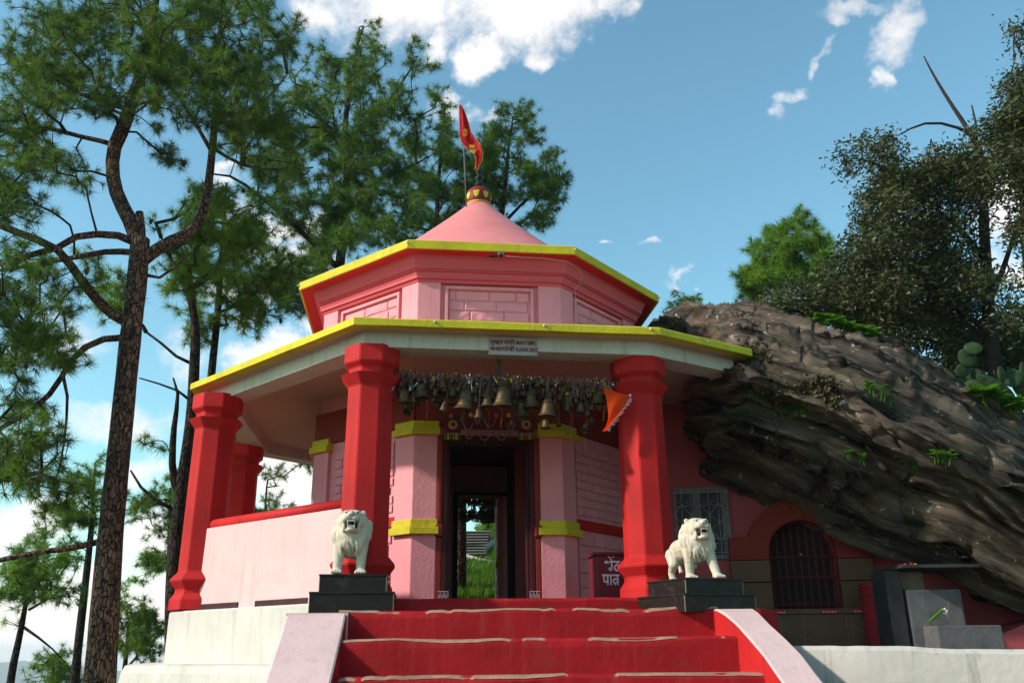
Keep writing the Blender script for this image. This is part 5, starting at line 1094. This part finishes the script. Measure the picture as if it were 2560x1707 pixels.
def tree(name, label, cat, Y, limbs, crowns, ntip, dy, seed, group=None, leaf='needle', barkm='bark2', tuft=(44, 0.190, 0.0076), tipr=.007, step=.3, droop=.0, trunk_smooth=14, oak=False, extra_tufts=1, kk=.30, dens=.92, clump=.38):
    r = np.random.default_rng(seed); t = thing(name, label, cat, (0, 0, 0), group)
    Pn, Rn, par, plen = [], [], [], []
    tb = MB()
    for li, lb in enumerate(limbs):
        pts, rad = lb[0], lb[1]; dys = lb[2] if len(lb) > 2 else None; P_, tt = resample(polyline(pts, Y, dys), step); rr = np.interp(tt, np.linspace(0, 1, len(rad)), rad)
        if li == 0: t.location = (float(P_[0][0]), float(P_[0][1]), float(P_[0][2])); t.matrix_world = Matrix.Translation(t.location); base_par = -1
        else:
            dd = np.linalg.norm(np.array(Pn) - P_[0], axis=1); base_par = int(dd.argmin())
        if rr[0] > .02:
            wob_ = (fbm(P_ * 2.0, 2) - .5); tb.tube([Vector(p) for p in P_], [x * (1 + .12 * w_) for x, w_ in zip(rr, wob_)], trunk_smooth if li == 0 else 10)
        for i in range(len(P_)):
            Pn.append(P_[i]); Rn.append(rr[i]); par.append(base_par if i == 0 else len(Pn) - 2); plen.append((plen[base_par] if base_par >= 0 else 0) * (1 if i == 0 else 0) + (plen[-1] + step if i else 0))
    if oak: dens = 1.2; clump = .36
    nfix = len(Pn); tb.build('trunk', M[barkm], t, smooth=True)
    # targets
    wts = np.array([c[2] * c[3] * (c[4] if len(c) > 4 else 1) for c in crowns], float); wts /= wts.sum(); tg = []
    for ci, c in enumerate(crowns):
        nt_ = int(round(ntip * wts[ci] * dens)); per = 9
        for _ in range(max(1, round(nt_ / per))):
            while True:
                q = r.uniform(-1, 1, 3)
                if q @ q < 1: break
            q = q * (np.linalg.norm(q) ** -.3 if np.linalg.norm(q) > .05 else 1)
            cc0 = np.array(at(c[0] + q[0] * c[2], c[1] + q[1] * c[3], Y + dy * q[2])); nn_ = max(3, int(r.normal(per, 3)))
            for _ in range(nn_):
                g0 = r.normal(0, 1, 3); g0 /= np.linalg.norm(g0); tg.append(cc0 + g0 * [1, 1, .75] * clump * r.uniform(.35, 1.0))
    tg = np.array(tg); F_n = np.array(Pn[:nfix]); fd = np.array([np.linalg.norm(F_n - g_, axis=1).min() for g_ in tg]); tg = tg[np.argsort(fd)]
    cap_n = nfix + len(tg) * 12; A_ = np.zeros((cap_n, 3)); A_[:nfix] = F_n; PL_ = np.zeros(cap_n); PL_[:nfix] = np.array(plen) * .3; cnt = nfix; par = par + [0] * (cap_n - nfix); tips = []; tdir = []
    usable = np.ones(cap_n, bool)
    for g_ in tg:
        dv_ = g_ - A_[:cnt]; dd = np.linalg.norm(dv_, axis=1); cost = dd + kk * PL_[:cnt] + .25 * np.maximum(0, -dv_[:, 2]) * (0 if droop else 1); i = int(cost.argmin()); D = dd[i]
        if D < .03: continue
        m_ = min(10, max(1, int(D / (step * .7)))); p0 = A_[i]; side = r.normal(0, 1, 3) * D * .10; side[2] += D * (.10 - droop) ; prev = i
        for q in range(1, m_ + 1):
            f = q / m_; p = p0 + (g_ - p0) * f + side * math.sin(f * PI) + (r.normal(0, .02, 3) if q < m_ else 0)
            A_[cnt] = p; par[cnt] = prev; PL_[cnt] = PL_[prev] + D / m_; prev = cnt; cnt += 1
        tips.append(prev); dl2 = A_[prev] - A_[par[prev]]; tdir.append(dl2 / (np.linalg.norm(dl2) + 1e-9))
    A_ = A_[:cnt]; par = np.array(par[:cnt]); area = np.zeros(cnt); child = np.zeros(cnt, bool); child[par[nfix:]] = True
    for i in range(cnt - 1, nfix - 1, -1):
        if area[i] == 0: area[i] = tipr ** 2.1
        area[par[i]] += area[i] if par[i] >= nfix else 0
    rad = area ** (1 / 2.1); idx = np.arange(nfix, cnt); pr = par[idx]; ra = np.where(pr >= nfix, np.minimum(rad[pr], rad[idx] * 1.35), rad[idx] * 1.25)
    thick = rad[idx] > .022
    V = [frustums(A_[pr[~thick]], A_[idx[~thick]], ra[~thick], rad[idx[~thick]], 3), frustums(A_[pr[thick]], A_[idx[thick]], ra[thick], rad[idx[thick]], 6)]
    tri_mesh('branches', np.concatenate(V), 4, M['twig' if not oak else 'twig'], t, kind='stuff')
    tips = np.array(tips); C_ = A_[tips]; D_ = np.array(tdir); allC, allD = [C_], [D_]
    for e in range(extra_tufts):
        b_ = A_[par[tips]]; f = r.uniform(.2, .8, (len(tips), 1)); allC.append(C_ * f + b_ * (1 - f) + r.normal(0, .07, C_.shape)); dd = D_ + r.normal(0, .6, D_.shape); allD.append(dd / np.linalg.norm(dd, axis=1, keepdims=True))
    allC, allD = np.concatenate(allC), np.concatenate(allD)
    if oak:
        n = tuft[0]; cc = (allC[:, None] + r.normal(0, tuft[3], (len(allC), n, 3))).reshape(-1, 3); tri_mesh('crown', leaf_quads(cc, tuft[1], r, .5, tuft[2]), 4, M[leaf], t, kind='stuff')
    else:
        cm = MB()
        for p_ in C_[r.integers(0, len(C_), min(45, len(C_) // 12))]: cm.ell(p_ + [0, 0, -.05], (.032, .032, .05), None, 6, 5)
        cm.build('cones', M['cone'], t, kind='stuff')
        tri_mesh('crown', needles(allC, allD, *tuft, r), 3, M[leaf], t, kind='stuff')
    return t
PG = 'pine trees behind the temple'
# 1 the big forked pine
tree('pine_tree', 'tallest near pine with thick plated bark, forking beside a broken stub, left of the temple', 'tree', 11.5,
 [([(205, 1700), (228, 1568), (252, 1250), (277, 1000), (297, 800), (315, 640), (322, 550)], [.21, .178, .162, .15, .142, .138, .135]),
  ([(322, 575), (300, 510), (270, 450), (258, 390), (265, 330), (285, 290), (300, 240), (318, 190), (338, 120), (352, 50), (362, -40), (368, -140)], [.11, .105, .10, .10, .105, .10, .085, .075, .06, .05, .035, .02]),
  ([(325, 600), (380, 560), (435, 535), (466, 490), (478, 430), (487, 350), (493, 280), (497, 200), (502, 120), (508, 40), (512, -60)], [.095, .085, .075, .062, .06, .056, .052, .045, .038, .03, .02], [0, .1, .3, .5, .6, .6, .7, .7, .7, .7, .7]),
  ([(318, 560), (280, 543), (230, 538), (180, 542), (130, 570), (60, 588), (-30, 610)], [.06, .055, .05, .048, .045, .04, .035], [0, -.1, -.3, -.5, -.6, -.8, -1]),
  ([(312, 580), (250, 578), (190, 588), (120, 600), (60, 612), (-30, 625)], [.05, .045, .04, .035, .03, .025], [0, .1, .2, .3, .3, .3]),
  ([(300, 745), (262, 725), (215, 680), (180, 635), (140, 580), (90, 553), (30, 530), (-50, 495)], [.075, .07, .065, .06, .055, .052, .05, .045], [0, -.1, -.3, -.5, -.7, -.8, -.9, -1]),
  ([(288, 775), (220, 783), (170, 820), (145, 860), (108, 912), (60, 950), (-20, 995)], [.048, .045, .042, .038, .036, .03, .025], [0, -.1, -.2, -.3, -.4, -.5, -.6]),
  ([(145, 862), (155, 915), (150, 990), (140, 1060), (120, 1120)], [.025, .02, .016, .012, .01], [-.3, -.3, -.3, -.3, -.3]),
  ([(230, 1243), (165, 1258), (90, 1268), (-20, 1290)], [.045, .04, .037, .034], [0, -.1, -.2, -.3]),
  ([(322, 575), (323, 530), (320, 488)], [.085, .07, .055]),
  ([(268, 335), (235, 325), (190, 315), (130, 300), (60, 290), (-10, 320)], [.04, .037, .033, .028, .02, .012]),
  ([(290, 250), (240, 235), (180, 215), (110, 170), (50, 150)], [.04, .035, .03, .022, .012]),
  ([(487, 350), (440, 270), (400, 210), (360, 180)], [.035, .03, .02, .012], [.6, .5, .4, .3]), ([(490, 265), (560, 260), (620, 220), (660, 170)], [.035, .03, .02, .012], [.6, .7, .8, .9]), ([(488, 340), (560, 380), (640, 390), (720, 385)], [.03, .025, .02, .012], [.6, .7, .8, .9]),
  ([(325, 630), (360, 640), (400, 615), (440, 580)], [.03, .022, .016, .01])],
 [(240, 90, 215, 130), (110, 240, 130, 110), (70, 160, 70, 70), (60, 330, 80, 60), (330, 30, 160, 100, 1.1), (160, 380, 110, 50, .7), (370, 330, 60, 60, .35), (560, 70, 150, 110, 1.1), (600, 210, 110, 90), (510, 190, 110, 110), (620, 340, 90, 80, .8), (430, 200, 80, 100, .9), (340, 380, 50, 40, .3), (290, 200, 120, 90, .8), (90, 440, 70, 35, .4)],
 2350, 1.6, 1, leaf='needle', barkm='bark', tuft=(47, 0.154, 0.0064), tipr=.0062, step=.26, extra_tufts=1)
tree('pine_tree', 'dense pine crown reaching in from the left edge, low branches level with the porch roof', 'tree', 10.5,
 [([(-260, 1750), (-230, 1300), (-190, 900), (-160, 500), (-140, 250)], [.2, .17, .15, .12, .06]), ([(-190, 900), (-100, 860), (0, 840), (80, 800)], [.05, .04, .03, .012]), ([(-170, 600), (-80, 520), (0, 450), (50, 400)], [.06, .045, .03, .012]), ([(-200, 1000), (-100, 1060), (0, 1080), (60, 1090)], [.05, .04, .03, .012])],
 [(15, 430, 60, 75, 1.3), (50, 610, 70, 50), (40, 700, 110, 70), (90, 790, 80, 50, .8), (30, 820, 60, 50), (60, 1040, 90, 75, 1.1), (30, 950, 60, 45), (100, 1120, 60, 40, .6), (150, 640, 60, 40, .5)], 700, .9, 2, tuft=(47, 0.154, 0.0068), group=PG, step=.26)
tree('pine_tree', 'slender pine with two leaning bare stems just left of the porch corner', 'tree', 13.5,
 [([(400, 1700), (398, 1420), (405, 1260), (418, 1130), (430, 1040), (441, 950), (446, 850), (449, 760), (440, 695), (415, 640), (392, 595), (370, 545)], [.14, .13, .125, .12, .115, .105, .095, .09, .08, .06, .04, .02]),
  ([(414, 1140), (397, 1090), (398, 1000), (408, 920), (406, 885), (398, 868)], [.06, .058, .055, .045, .03, .015]),
  ([(444, 925), (405, 895), (368, 882), (320, 868)], [.025, .02, .016, .012]), ([(446, 838), (395, 812), (362, 780), (335, 762)], [.03, .025, .022, .02]), ([(400, 1025), (385, 1003), (330, 997), (290, 1002)], [.02, .018, .016, .012]), ([(407, 965), (380, 962), (330, 965)], [.018, .016, .012]), ([(425, 1080), (400, 1040), (350, 990), (318, 968)], [.02, .02, .017, .015]),
  ([(400, 1170), (360, 1150), (325, 1120), (300, 1080)], [.03, .028, .022, .015]), ([(398, 1195), (370, 1090), (350, 1040)], [.02, .016, .01])],
 [(500, 520, 100, 70), (430, 610, 60, 60), (545, 590, 70, 55), (240, 690, 70, 50, .7), (450, 690, 50, 50, .5), (350, 520, 40, 30, .3), (340, 1010, 40, 40, .12), (180, 560, 50, 25, .4), (480, 450, 60, 40, .6), (590, 520, 50, 50, .6)], 620, 1.3, 3, leaf='needle2', tuft=(44, 0.172, 0.0076), group=PG, step=.28)
tree('pine_tree', 'thin pine rising behind the left end of the yellow roof edge', 'tree', 15.5,
 [([(462, 1500), (474, 1050), (484, 880), (500, 720), (508, 600), (515, 490), (520, 420)], [.11, .09, .085, .075, .065, .05, .02]), ([(500, 720), (560, 690), (620, 640), (680, 600)], [.035, .03, .02, .012])],
 [(560, 640, 90, 45), (640, 700, 70, 50, .8), (640, 610, 80, 40), (470, 800, 40, 60, .25), (520, 760, 40, 30, .3), (700, 670, 60, 60, .8), (560, 720, 60, 40, .6)], 430, 1.4, 4, tuft=(44, 0.181, 0.0083), group=PG)
tree('pine_tree', 'tall pine with a cone-tipped top standing left of the flag behind the dome', 'tree', 18.5,
 [([(740, 1500), (755, 900), (775, 660), (790, 520), (797, 400), (793, 300), (803, 200), (820, 110), (835, 60)], [.22, .18, .15, .14, .12, .10, .08, .05, .02]),
  ([(780, 620), (700, 540), (620, 470), (540, 410), (490, 400)], [.07, .06, .05, .04, .02], [0, -.5, -1, -1.4, -1.6]), ([(790, 480), (860, 420), (930, 390), (985, 360)], [.05, .04, .03, .015]), ([(795, 330), (870, 260), (930, 180), (960, 130)], [.05, .04, .03, .012]), ([(793, 320), (720, 260), (680, 200)], [.045, .035, .015]), ([(778, 640), (720, 640), (660, 690)], [.045, .035, .015])],
 [(800, 130, 80, 60, .8), (740, 200, 90, 70), (870, 200, 100, 80), (950, 130, 50, 55, .5), (690, 300, 90, 80), (850, 330, 130, 90, 1.1), (750, 420, 130, 90, 1.1), (890, 440, 110, 80, 1.1), (650, 430, 80, 80, .8), (800, 530, 130, 50, 1.1), (700, 560, 90, 60), (690, 620, 80, 50), (610, 350, 60, 60, .4), (850, 60, 20, 18, .25), (560, 300, 60, 50, .5), (900, 300, 80, 70), (1000, 200, 30, 30, .3)], 2300, 2.2, 5, group=PG, tuft=(39, 0.199, 0.0094), step=.35)
tree('pine_tree', 'pine whose round crown spreads right of the flag, against the open sky', 'tree', 20.5,
 [([(1120, 1200), (1140, 700), (1148, 540), (1160, 430), (1168, 340), (1178, 270)], [.17, .13, .11, .09, .06, .02]), ([(1150, 520), (1220, 450), (1280, 420)], [.05, .035, .012]), ([(1160, 440), (1110, 380), (1080, 330)], [.045, .03, .012])],
 [(1175, 270, 55, 40, .8), (1150, 330, 90, 50), (1250, 380, 55, 50, .9), (1190, 420, 100, 60), (1260, 450, 45, 45, .7), (1110, 390, 70, 60), (1220, 510, 55, 45, .7), (1100, 470, 60, 50, .7), (1270, 345, 30, 25, .3)], 820, 1.7, 6, group=PG, tuft=(39, 0.199, 0.0099), step=.35)
tree('pine_tree', 'narrow-topped pine directly behind the flag pole', 'tree', 22,
 [([(990, 1200), (1000, 700), (1003, 500), (1012, 350), (1022, 240)], [.17, .12, .10, .06, .02])],
 [(1025, 230, 25, 30, .4), (1010, 290, 55, 50, .8), (990, 370, 80, 60), (1050, 400, 70, 70), (960, 460, 80, 70), (1040, 490, 80, 60), (930, 520, 70, 40)], 820, 1.6, 7, group=PG, tuft=(39, 0.208, 0.0106), step=.4)
tree('pine_tree', 'distant thin pine with a bushy head between the big trunk and the left frame edge', 'tree', 21,
 [([(160, 1700), (178, 1500), (195, 1350), (210, 1210), (216, 1100), (220, 1060)], [.11, .10, .09, .08, .05, .02]), ([(205, 1290), (160, 1275), (110, 1285)], [.025, .02, .012]), ([(200, 1330), (150, 1330), (120, 1345)], [.02, .016, .01])],
 [(215, 1110, 80, 40), (190, 1170, 90, 35), (140, 1170, 60, 45, .8), (100, 1220, 50, 30, .6), (250, 1150, 40, 40, .5), (250, 1060, 50, 30, .5), (150, 1250, 50, 25, .3)], 340, 1.2, 8, group=PG, leaf='needle2', tuft=(33, 0.181, 0.0106), step=.35)
tree('pine_tree', 'bushy pine low at the left frame edge in front of the clouds', 'tree', 18,
 [([(5, 1750), (25, 1560), (45, 1460), (62, 1370), (66, 1330)], [.09, .08, .07, .055, .03]), ([(66, 1400), (110, 1375), (150, 1350)], [.03, .02, .01]), ([(55, 1440), (110, 1480), (150, 1520)], [.03, .02, .01])],
 [(80, 1310, 80, 45), (40, 1360, 60, 35), (140, 1350, 50, 30, .7), (100, 1280, 60, 30, .7), (20, 1420, 30, 20, .4)], 300, 1.2, 9, group=PG, leaf='needle2', tuft=(33, 0.181, 0.0099), step=.3)
tree('pine_tree', 'pine behind the white plinth corner, its crown beside the base of the porch pillar', 'tree', 24,
 [([(270, 1750), (280, 1600), (290, 1500), (296, 1420)], [.1, .085, .06, .03]), ([(285, 1540), (340, 1480), (380, 1450)], [.035, .025, .01])],
 [(310, 1400, 50, 40), (340, 1450, 45, 40), (290, 1470, 40, 40, .8), (360, 1490, 30, 25, .6), (260, 1400, 30, 40, .6), (300, 1350, 25, 20, .4)], 330, 1.2, 10, group=PG, leaf='needle2', tuft=(33, 0.181, 0.0114), step=.35)
tree('pine_tree', 'pine mostly hidden by the left porch pillar, foliage hugging the slender stems', 'tree', 23,
 [([(385, 1750), (388, 1400), (390, 1200), (392, 1120)], [.12, .10, .07, .03])],
 [(385, 1150, 45, 50), (400, 1220, 45, 50), (370, 1280, 40, 40), (415, 1110, 30, 30, .6), (340, 1190, 25, 25, .4), (300, 1150, 40, 40, .5), (330, 1330, 25, 25, .3)], 330, 1.1, 11, group=PG, leaf='needle2', tuft=(33, 0.181, 0.0114), step=.35)
tree('pine_tree', 'small pine at the bottom left corner below the bushy one', 'tree', 22,
 [([(110, 1720), (120, 1560), (128, 1500)], [.07, .05, .02])], [(125, 1520, 45, 28), (150, 1560, 50, 25), (90, 1550, 30, 25, .6), (175, 1500, 30, 20, .4)], 150, .8, 12, group=PG, leaf='needle2', tuft=(33, 0.163, 0.0099), step=.3)
tree('pine_tree', 'pine seen through the gap of the porch beside the rear pillar', 'tree', 21,
 [([(595, 1700), (600, 1400), (605, 1250), (612, 1120)], [.1, .08, .05, .02])], [(635, 1090, 35, 30, .8), (645, 1160, 25, 28), (600, 1180, 40, 50), (625, 1130, 20, 20, .6), (540, 1090, 20, 30, .6), (700, 1065, 20, 10, .3)], 150, .8, 13, group=PG, leaf='needle', tuft=(33, 0.172, 0.0091), step=.3)
# right-hand side
tree('pine_tree', 'rounded bright green pine behind the top of the boulder', 'tree', 21,
 [([(1800, 1300), (1812, 800), (1818, 650), (1822, 540)], [.15, .11, .08, .03]), ([(1822, 540), (1830, 490), (1825, 470)], [.02, .012, .008])],
 [(1830, 530, 55, 40), (1760, 600, 50, 40), (1860, 590, 60, 60), (1725, 660, 40, 60), (1800, 660, 70, 60), (1880, 560, 40, 30, .7), (1900, 640, 40, 50, .8), (1745, 720, 50, 30), (1790, 560, 50, 40)], 1000, 1.6, 14, leaf='needle2', tuft=(44, 0.217, 0.0114), step=.35)
tree('pine_tree', 'far tiny pine tops peeking over the boulder beside the upper roof', 'tree', 26,
 [([(1575, 1000), (1580, 760), (1585, 690)], [.1, .06, .02])], [(1560, 692, 22, 12), (1600, 690, 22, 10), (1545, 712, 12, 12, .6)], 60, .8, 15, leaf='needle2', tuft=(31, 0.181, 0.0114), step=.35)
OG = 'broadleaf trees behind the boulder'; ot = (11, .095, .40, .10)
tree('oak_tree', 'dark broadleaf tree with a bare forked dead top at the right', 'tree', 14.5,
 [([(2330, 1400), (2305, 1000), (2275, 760), (2262, 560), (2257, 420), (2245, 330)], [.20, .16, .13, .11, .09, .07]),
  ([(2245, 335), (2215, 285), (2185, 240), (2160, 200), (2140, 165), (2122, 130)], [.055, .045, .035, .03, .022, .013]), ([(2235, 312), (2190, 290), (2140, 282), (2100, 292), (2062, 312)], [.035, .028, .024, .02, .01]), ([(2243, 320), (2240, 275), (2232, 242)], [.028, .022, .014]), ([(2180, 238), (2155, 250), (2140, 275), (2138, 320)], [.014, .011, .009, .007]),
  ([(2262, 600), (2200, 520), (2120, 460), (2050, 400)], [.06, .045, .03, .012]), ([(2275, 760), (2180, 700), (2090, 640), (2000, 590)], [.06, .045, .03, .012]), ([(2270, 700), (2310, 600), (2340, 500)], [.06, .045, .03])],
 [(2010, 345, 60, 30, .7), (1985, 385, 40, 22, .6), (2090, 400, 80, 50), (2190, 385, 80, 45), (2060, 480, 90, 65, 1.1), (2000, 560, 60, 50), (2130, 560, 100, 60, 1.1), (2060, 640, 110, 50, 1.1), (2200, 480, 60, 60), (2170, 650, 90, 60), (2250, 620, 50, 60, .6), (1960, 620, 40, 40, .8), (2290, 330, 60, 40, .8), (2230, 410, 60, 40)], 1500, 1.5, 16, OG, 'oak', 'deadwood', ot, .006, .3, oak=True, extra_tufts=1)
tree('oak_tree', 'dark tree filling the right frame edge, highest of the broadleaf trees', 'tree', 13,
 [([(2420, 1400), (2390, 900), (2365, 600), (2350, 400), (2345, 200)], [.18, .15, .12, .08, .03])],
 [(2340, 80, 22, 30, .8), (2350, 150, 22, 50), (2345, 240, 40, 50), (2320, 310, 55, 45), (2340, 400, 55, 60), (2300, 400, 50, 40), (2400, 300, 60, 160), (2350, 700, 40, 60, .7), (2380, 500, 50, 80), (2310, 90, 25, 12, .4)], 650, 1.0, 17, OG, 'oak', 'bark2', ot, .006, .3, oak=True)
tree('oak_tree', 'low brownish broadleaf tree just over the middle of the boulder', 'tree', 16,
 [([(1930, 1300), (1930, 900), (1925, 760), (1900, 680)], [.12, .09, .07, .02]), ([(1930, 800), (2000, 740), (2080, 700)], [.05, .035, .012])],
 [(1880, 690, 80, 40), (1820, 720, 70, 25, .8), (1950, 680, 70, 40), (2020, 730, 90, 40), (1940, 620, 40, 25, .5)], 650, 1.2, 18, OG, 'oak', 'bark2', ot, .006, .3, oak=True)
tree('oak_tree', 'shaded broadleaf tree behind the prickly pear', 'tree', 15.5,
 [([(2200, 1400), (2190, 1000), (2180, 850), (2160, 740)], [.14, .11, .08, .02]), ([(2190, 860), (2250, 800), (2310, 760)], [.05, .035, .012])],
 [(2120, 760, 110, 45), (2200, 780, 80, 60), (2280, 770, 80, 60), (2330, 820, 60, 60), (2230, 850, 80, 40), (2140, 700, 80, 40)], 850, 1.2, 19, OG, 'oak', 'bark2', ot, .006, .3, oak=True)

# ------------------------------------------------------------------ beyond the rear door
tp0 = at(1148, 1500, 15.2, True)
RP = thing('pine_tree', 'plated pine trunk seen through both temple doors', 'tree', tp0)
MB().tube([at(1147, 1560, 15.2, True), at(1149, 1400, 15.2, True), at(1150, 1300, 15.2, True), at(1152, 1200, 15.2, True), at(1156, 1000, 15.2, True)], [.125, .118, .11, .11, .09], 18).build('trunk', M['bark'], RP, smooth=True)
def gp(x, y, Y): p = at(x, y, Y, True); return p
SS = thing('hill_stairs', 'grey stone stairs curving up the grassy slope behind the temple', 'stairs', gp(1220, 1390, 22))
for i in range(9):
    y0 = 1389 - i * 6.8; Y = 21 + i * .45; a = gp(1155 + 0 * i, y0, Y); b_ = gp(1213 + i * 1.2 + (i > 6) * 2, y0 , Y); zt3 = gp(1200, y0 - 6.2, Y).z
    MB().box(((a.x + b_.x) / 2, Y + .25, (a.z + zt3) / 2 - .05), (b_.x - a.x, .55, abs(zt3 - a.z) + .1)).build('step', M['darkstone'], SS, bevel=.01)
    MB().box(((a.x + b_.x) / 2, Y + .22, zt3 - .0), (b_.x - a.x + .02, .6, .025)).build('tread', M['path'], SS)
def wallstrip(name, label, pts, h, mt):
    g = [[p + Vector((0, 0, -.3)), p + Vector((0, 0, h)), p + Vector((0, .25, h)), p + Vector((0, .25, -.3))] for p in pts]; o = MB().loft(g).build(name, M[mt], None); o['label'] = label; o['category'] = 'wall'
wallstrip('parapet_wall', 'grey parapet along the top of the hill stairs', [gp(1150, 1362, 25.5), gp(1190, 1349, 25.8), (gp(1215, 1340, 26)), gp(1250, 1332, 26.2), gp(1290, 1325, 26.2)], .06, 'path')
wallstrip('kerb_wall', 'pale curved kerb beside the hill stairs', [gp(1215, 1402, 20.6), gp(1213, 1375, 21.5), gp(1218, 1362, 22.4), gp(1232, 1350, 23.4), gp(1260, 1340, 24.4)], .04, 'white')
wallstrip('kerb_wall', 'lower pale kerb along the grass under the hill stairs', [gp(1150, 1385, 20.4), gp(1175, 1393, 20.2), gp(1202, 1401, 20.0), gp(1235, 1406, 19.8), gp(1260, 1410, 19.8)], .05, 'white')
# grassy bank built as its own slope
g = []; r = np.random.default_rng(33)
for i in range(26):
    t = i / 25; Y = 14.5 + 6 * t; yp = 1500 - (1500 - 1402) * t ** .8; row = []
    for j in range(20): x = 1080 + j * 16; p = gp(x, yp + .03 * (x - 1190) * t, Y); row.append(p)
    g.append(row)
g2 = []
for i in range(8):
    row = []
    for j in range(20): x = 1080 + j * 16; p = gp(x, 1404 - 9 * i if x < 1215 else 1404 - 9 * i, 20.6 + .8 * i); row.append(p + Vector((0, .2, -.1 if x < 1215 else .05)))
    g2.append(row)
MB().loft(g, cap=False, closed=False).build('grass_bank', M['ground'], None, smooth=True, kind='structure')
MB().loft(g2, cap=False, closed=False).build('upper_bank', M['ground'], None, smooth=True, kind='structure')
bl = []
for gg, n in ((g, 15000), (g2, 5000)):
    G = np.array([[list(p) for p in row] for row in gg]); u = r.uniform(0, G.shape[0] - 1.001, n); v = r.uniform(0, 18.99, n); 
    if gg is g2: v = r.uniform(8.6, 18.99, n)
    iu, iv = u.astype(int), v.astype(int); fu, fv = (u - iu)[:, None], (v - iv)[:, None]
    c = G[iu, iv] * (1 - fu) * (1 - fv) + G[iu + 1, iv] * fu * (1 - fv) + G[iu, iv + 1] * (1 - fu) * fv + G[iu + 1, iv + 1] * fu * fv
    d = r.normal(0, .35, (n, 3)); d[:, 2] = 1; L = r.uniform(.08, .22, (n, 1)); s = np.stack([np.cos(u * 9), np.sin(u * 9), 0 * u], 1) * .012; bl.append(np.stack([c - s, c + s, c + d * L], 1).reshape(-1, 3))
tri_mesh('grass', np.concatenate(bl), 3, M['grass'], None, kind='stuff')
YC = thing('spiky_yucca', 'dark spiky plant in the grass seen through the doors', 'plant', gp(1172, 1430, 18)); V = []
for i in range(60):
    c = np.array(gp(1173, 1436, 17.6)); an = r.uniform(0, 2 * PI); e = r.uniform(.1, 1.3); d = np.array([math.cos(an) * math.cos(e), math.sin(an) * math.cos(e), math.sin(e)]); s = np.cross(d, [0, 0, 1.]); s = s / np.linalg.norm(s) * .02; V += [c - s, c + s, c + d * r.uniform(.25, .42)]
tri_mesh('leaves', np.array(V), 3, M['needle'], YC)
BT = thing('shrub', 'dark leafy bush above the hill stairs seen through the doors', 'bush', gp(1225, 1335, 27)); cc = np.array([np.array(gp(1195 + r.uniform(0, 75), 1340 - r.uniform(0, 34) * 1.0, 27 + r.uniform(-.6, .6))) for _ in range(900)])
tri_mesh('leaves', leaf_quads(cc, .16, r, .8, .35), 4, M['needle2'], BT)
# a bar of bells hanging at the rear door
RB = thing('rear_bell_bar', 'string bar with dark bells hanging outside the rear doorway', 'bar', gp(1195, 1270, 13.6)); MB().tube([gp(1120, 1278, 13.6), gp(1260, 1283, 13.6)], .012, 6).build('rod', M['bar'], RB)
MB().tube([gp(1120, 1246, 13.6), gp(1260, 1240, 13.6)], .010, 6).build('rod', M['bar'], RB)
rr = random.Random(9)
for i in range(34):
    x = rr.uniform(1130, 1248); y = rr.choice([rr.uniform(1250, 1275), rr.uniform(1284, 1312)]) + (8 if x < 1150 or x > 1180 else 0); p = gp(x, y, 13.6 + rr.uniform(-.08, .08)); wdt = rr.uniform(.045, .10); hh2 = wdt / (.665 * 2 * .78)
    o = link('bell', bmS, None); o.location = p; o.scale = (hh2,) * 3; o.rotation_euler = (rr.uniform(-.4, .4), rr.uniform(-.3, .3), 0); o['label'] = 'small bell silhouetted against the sky in the rear doorway'; o['category'] = 'bell'; o['group'] = 'bells at the rear door'
r2 = np.random.default_rng(5); V = []
for _ in range(420):
    y = r2.choice([1244, 1280]); p = np.array(gp(r2.uniform(1128, 1250), y + r2.normal(0, 4), 13.6)); d = r2.normal(0, .4, 3); d[2] = -1; s = np.array([.008, 0, 0]); L = r2.uniform(.03, .16); V += [p - s, p + s, p + d * L + s, p + d * L - s]
tri_mesh('rear_ribbons', np.array(V), 4, M['inside'], None, kind='stuff')
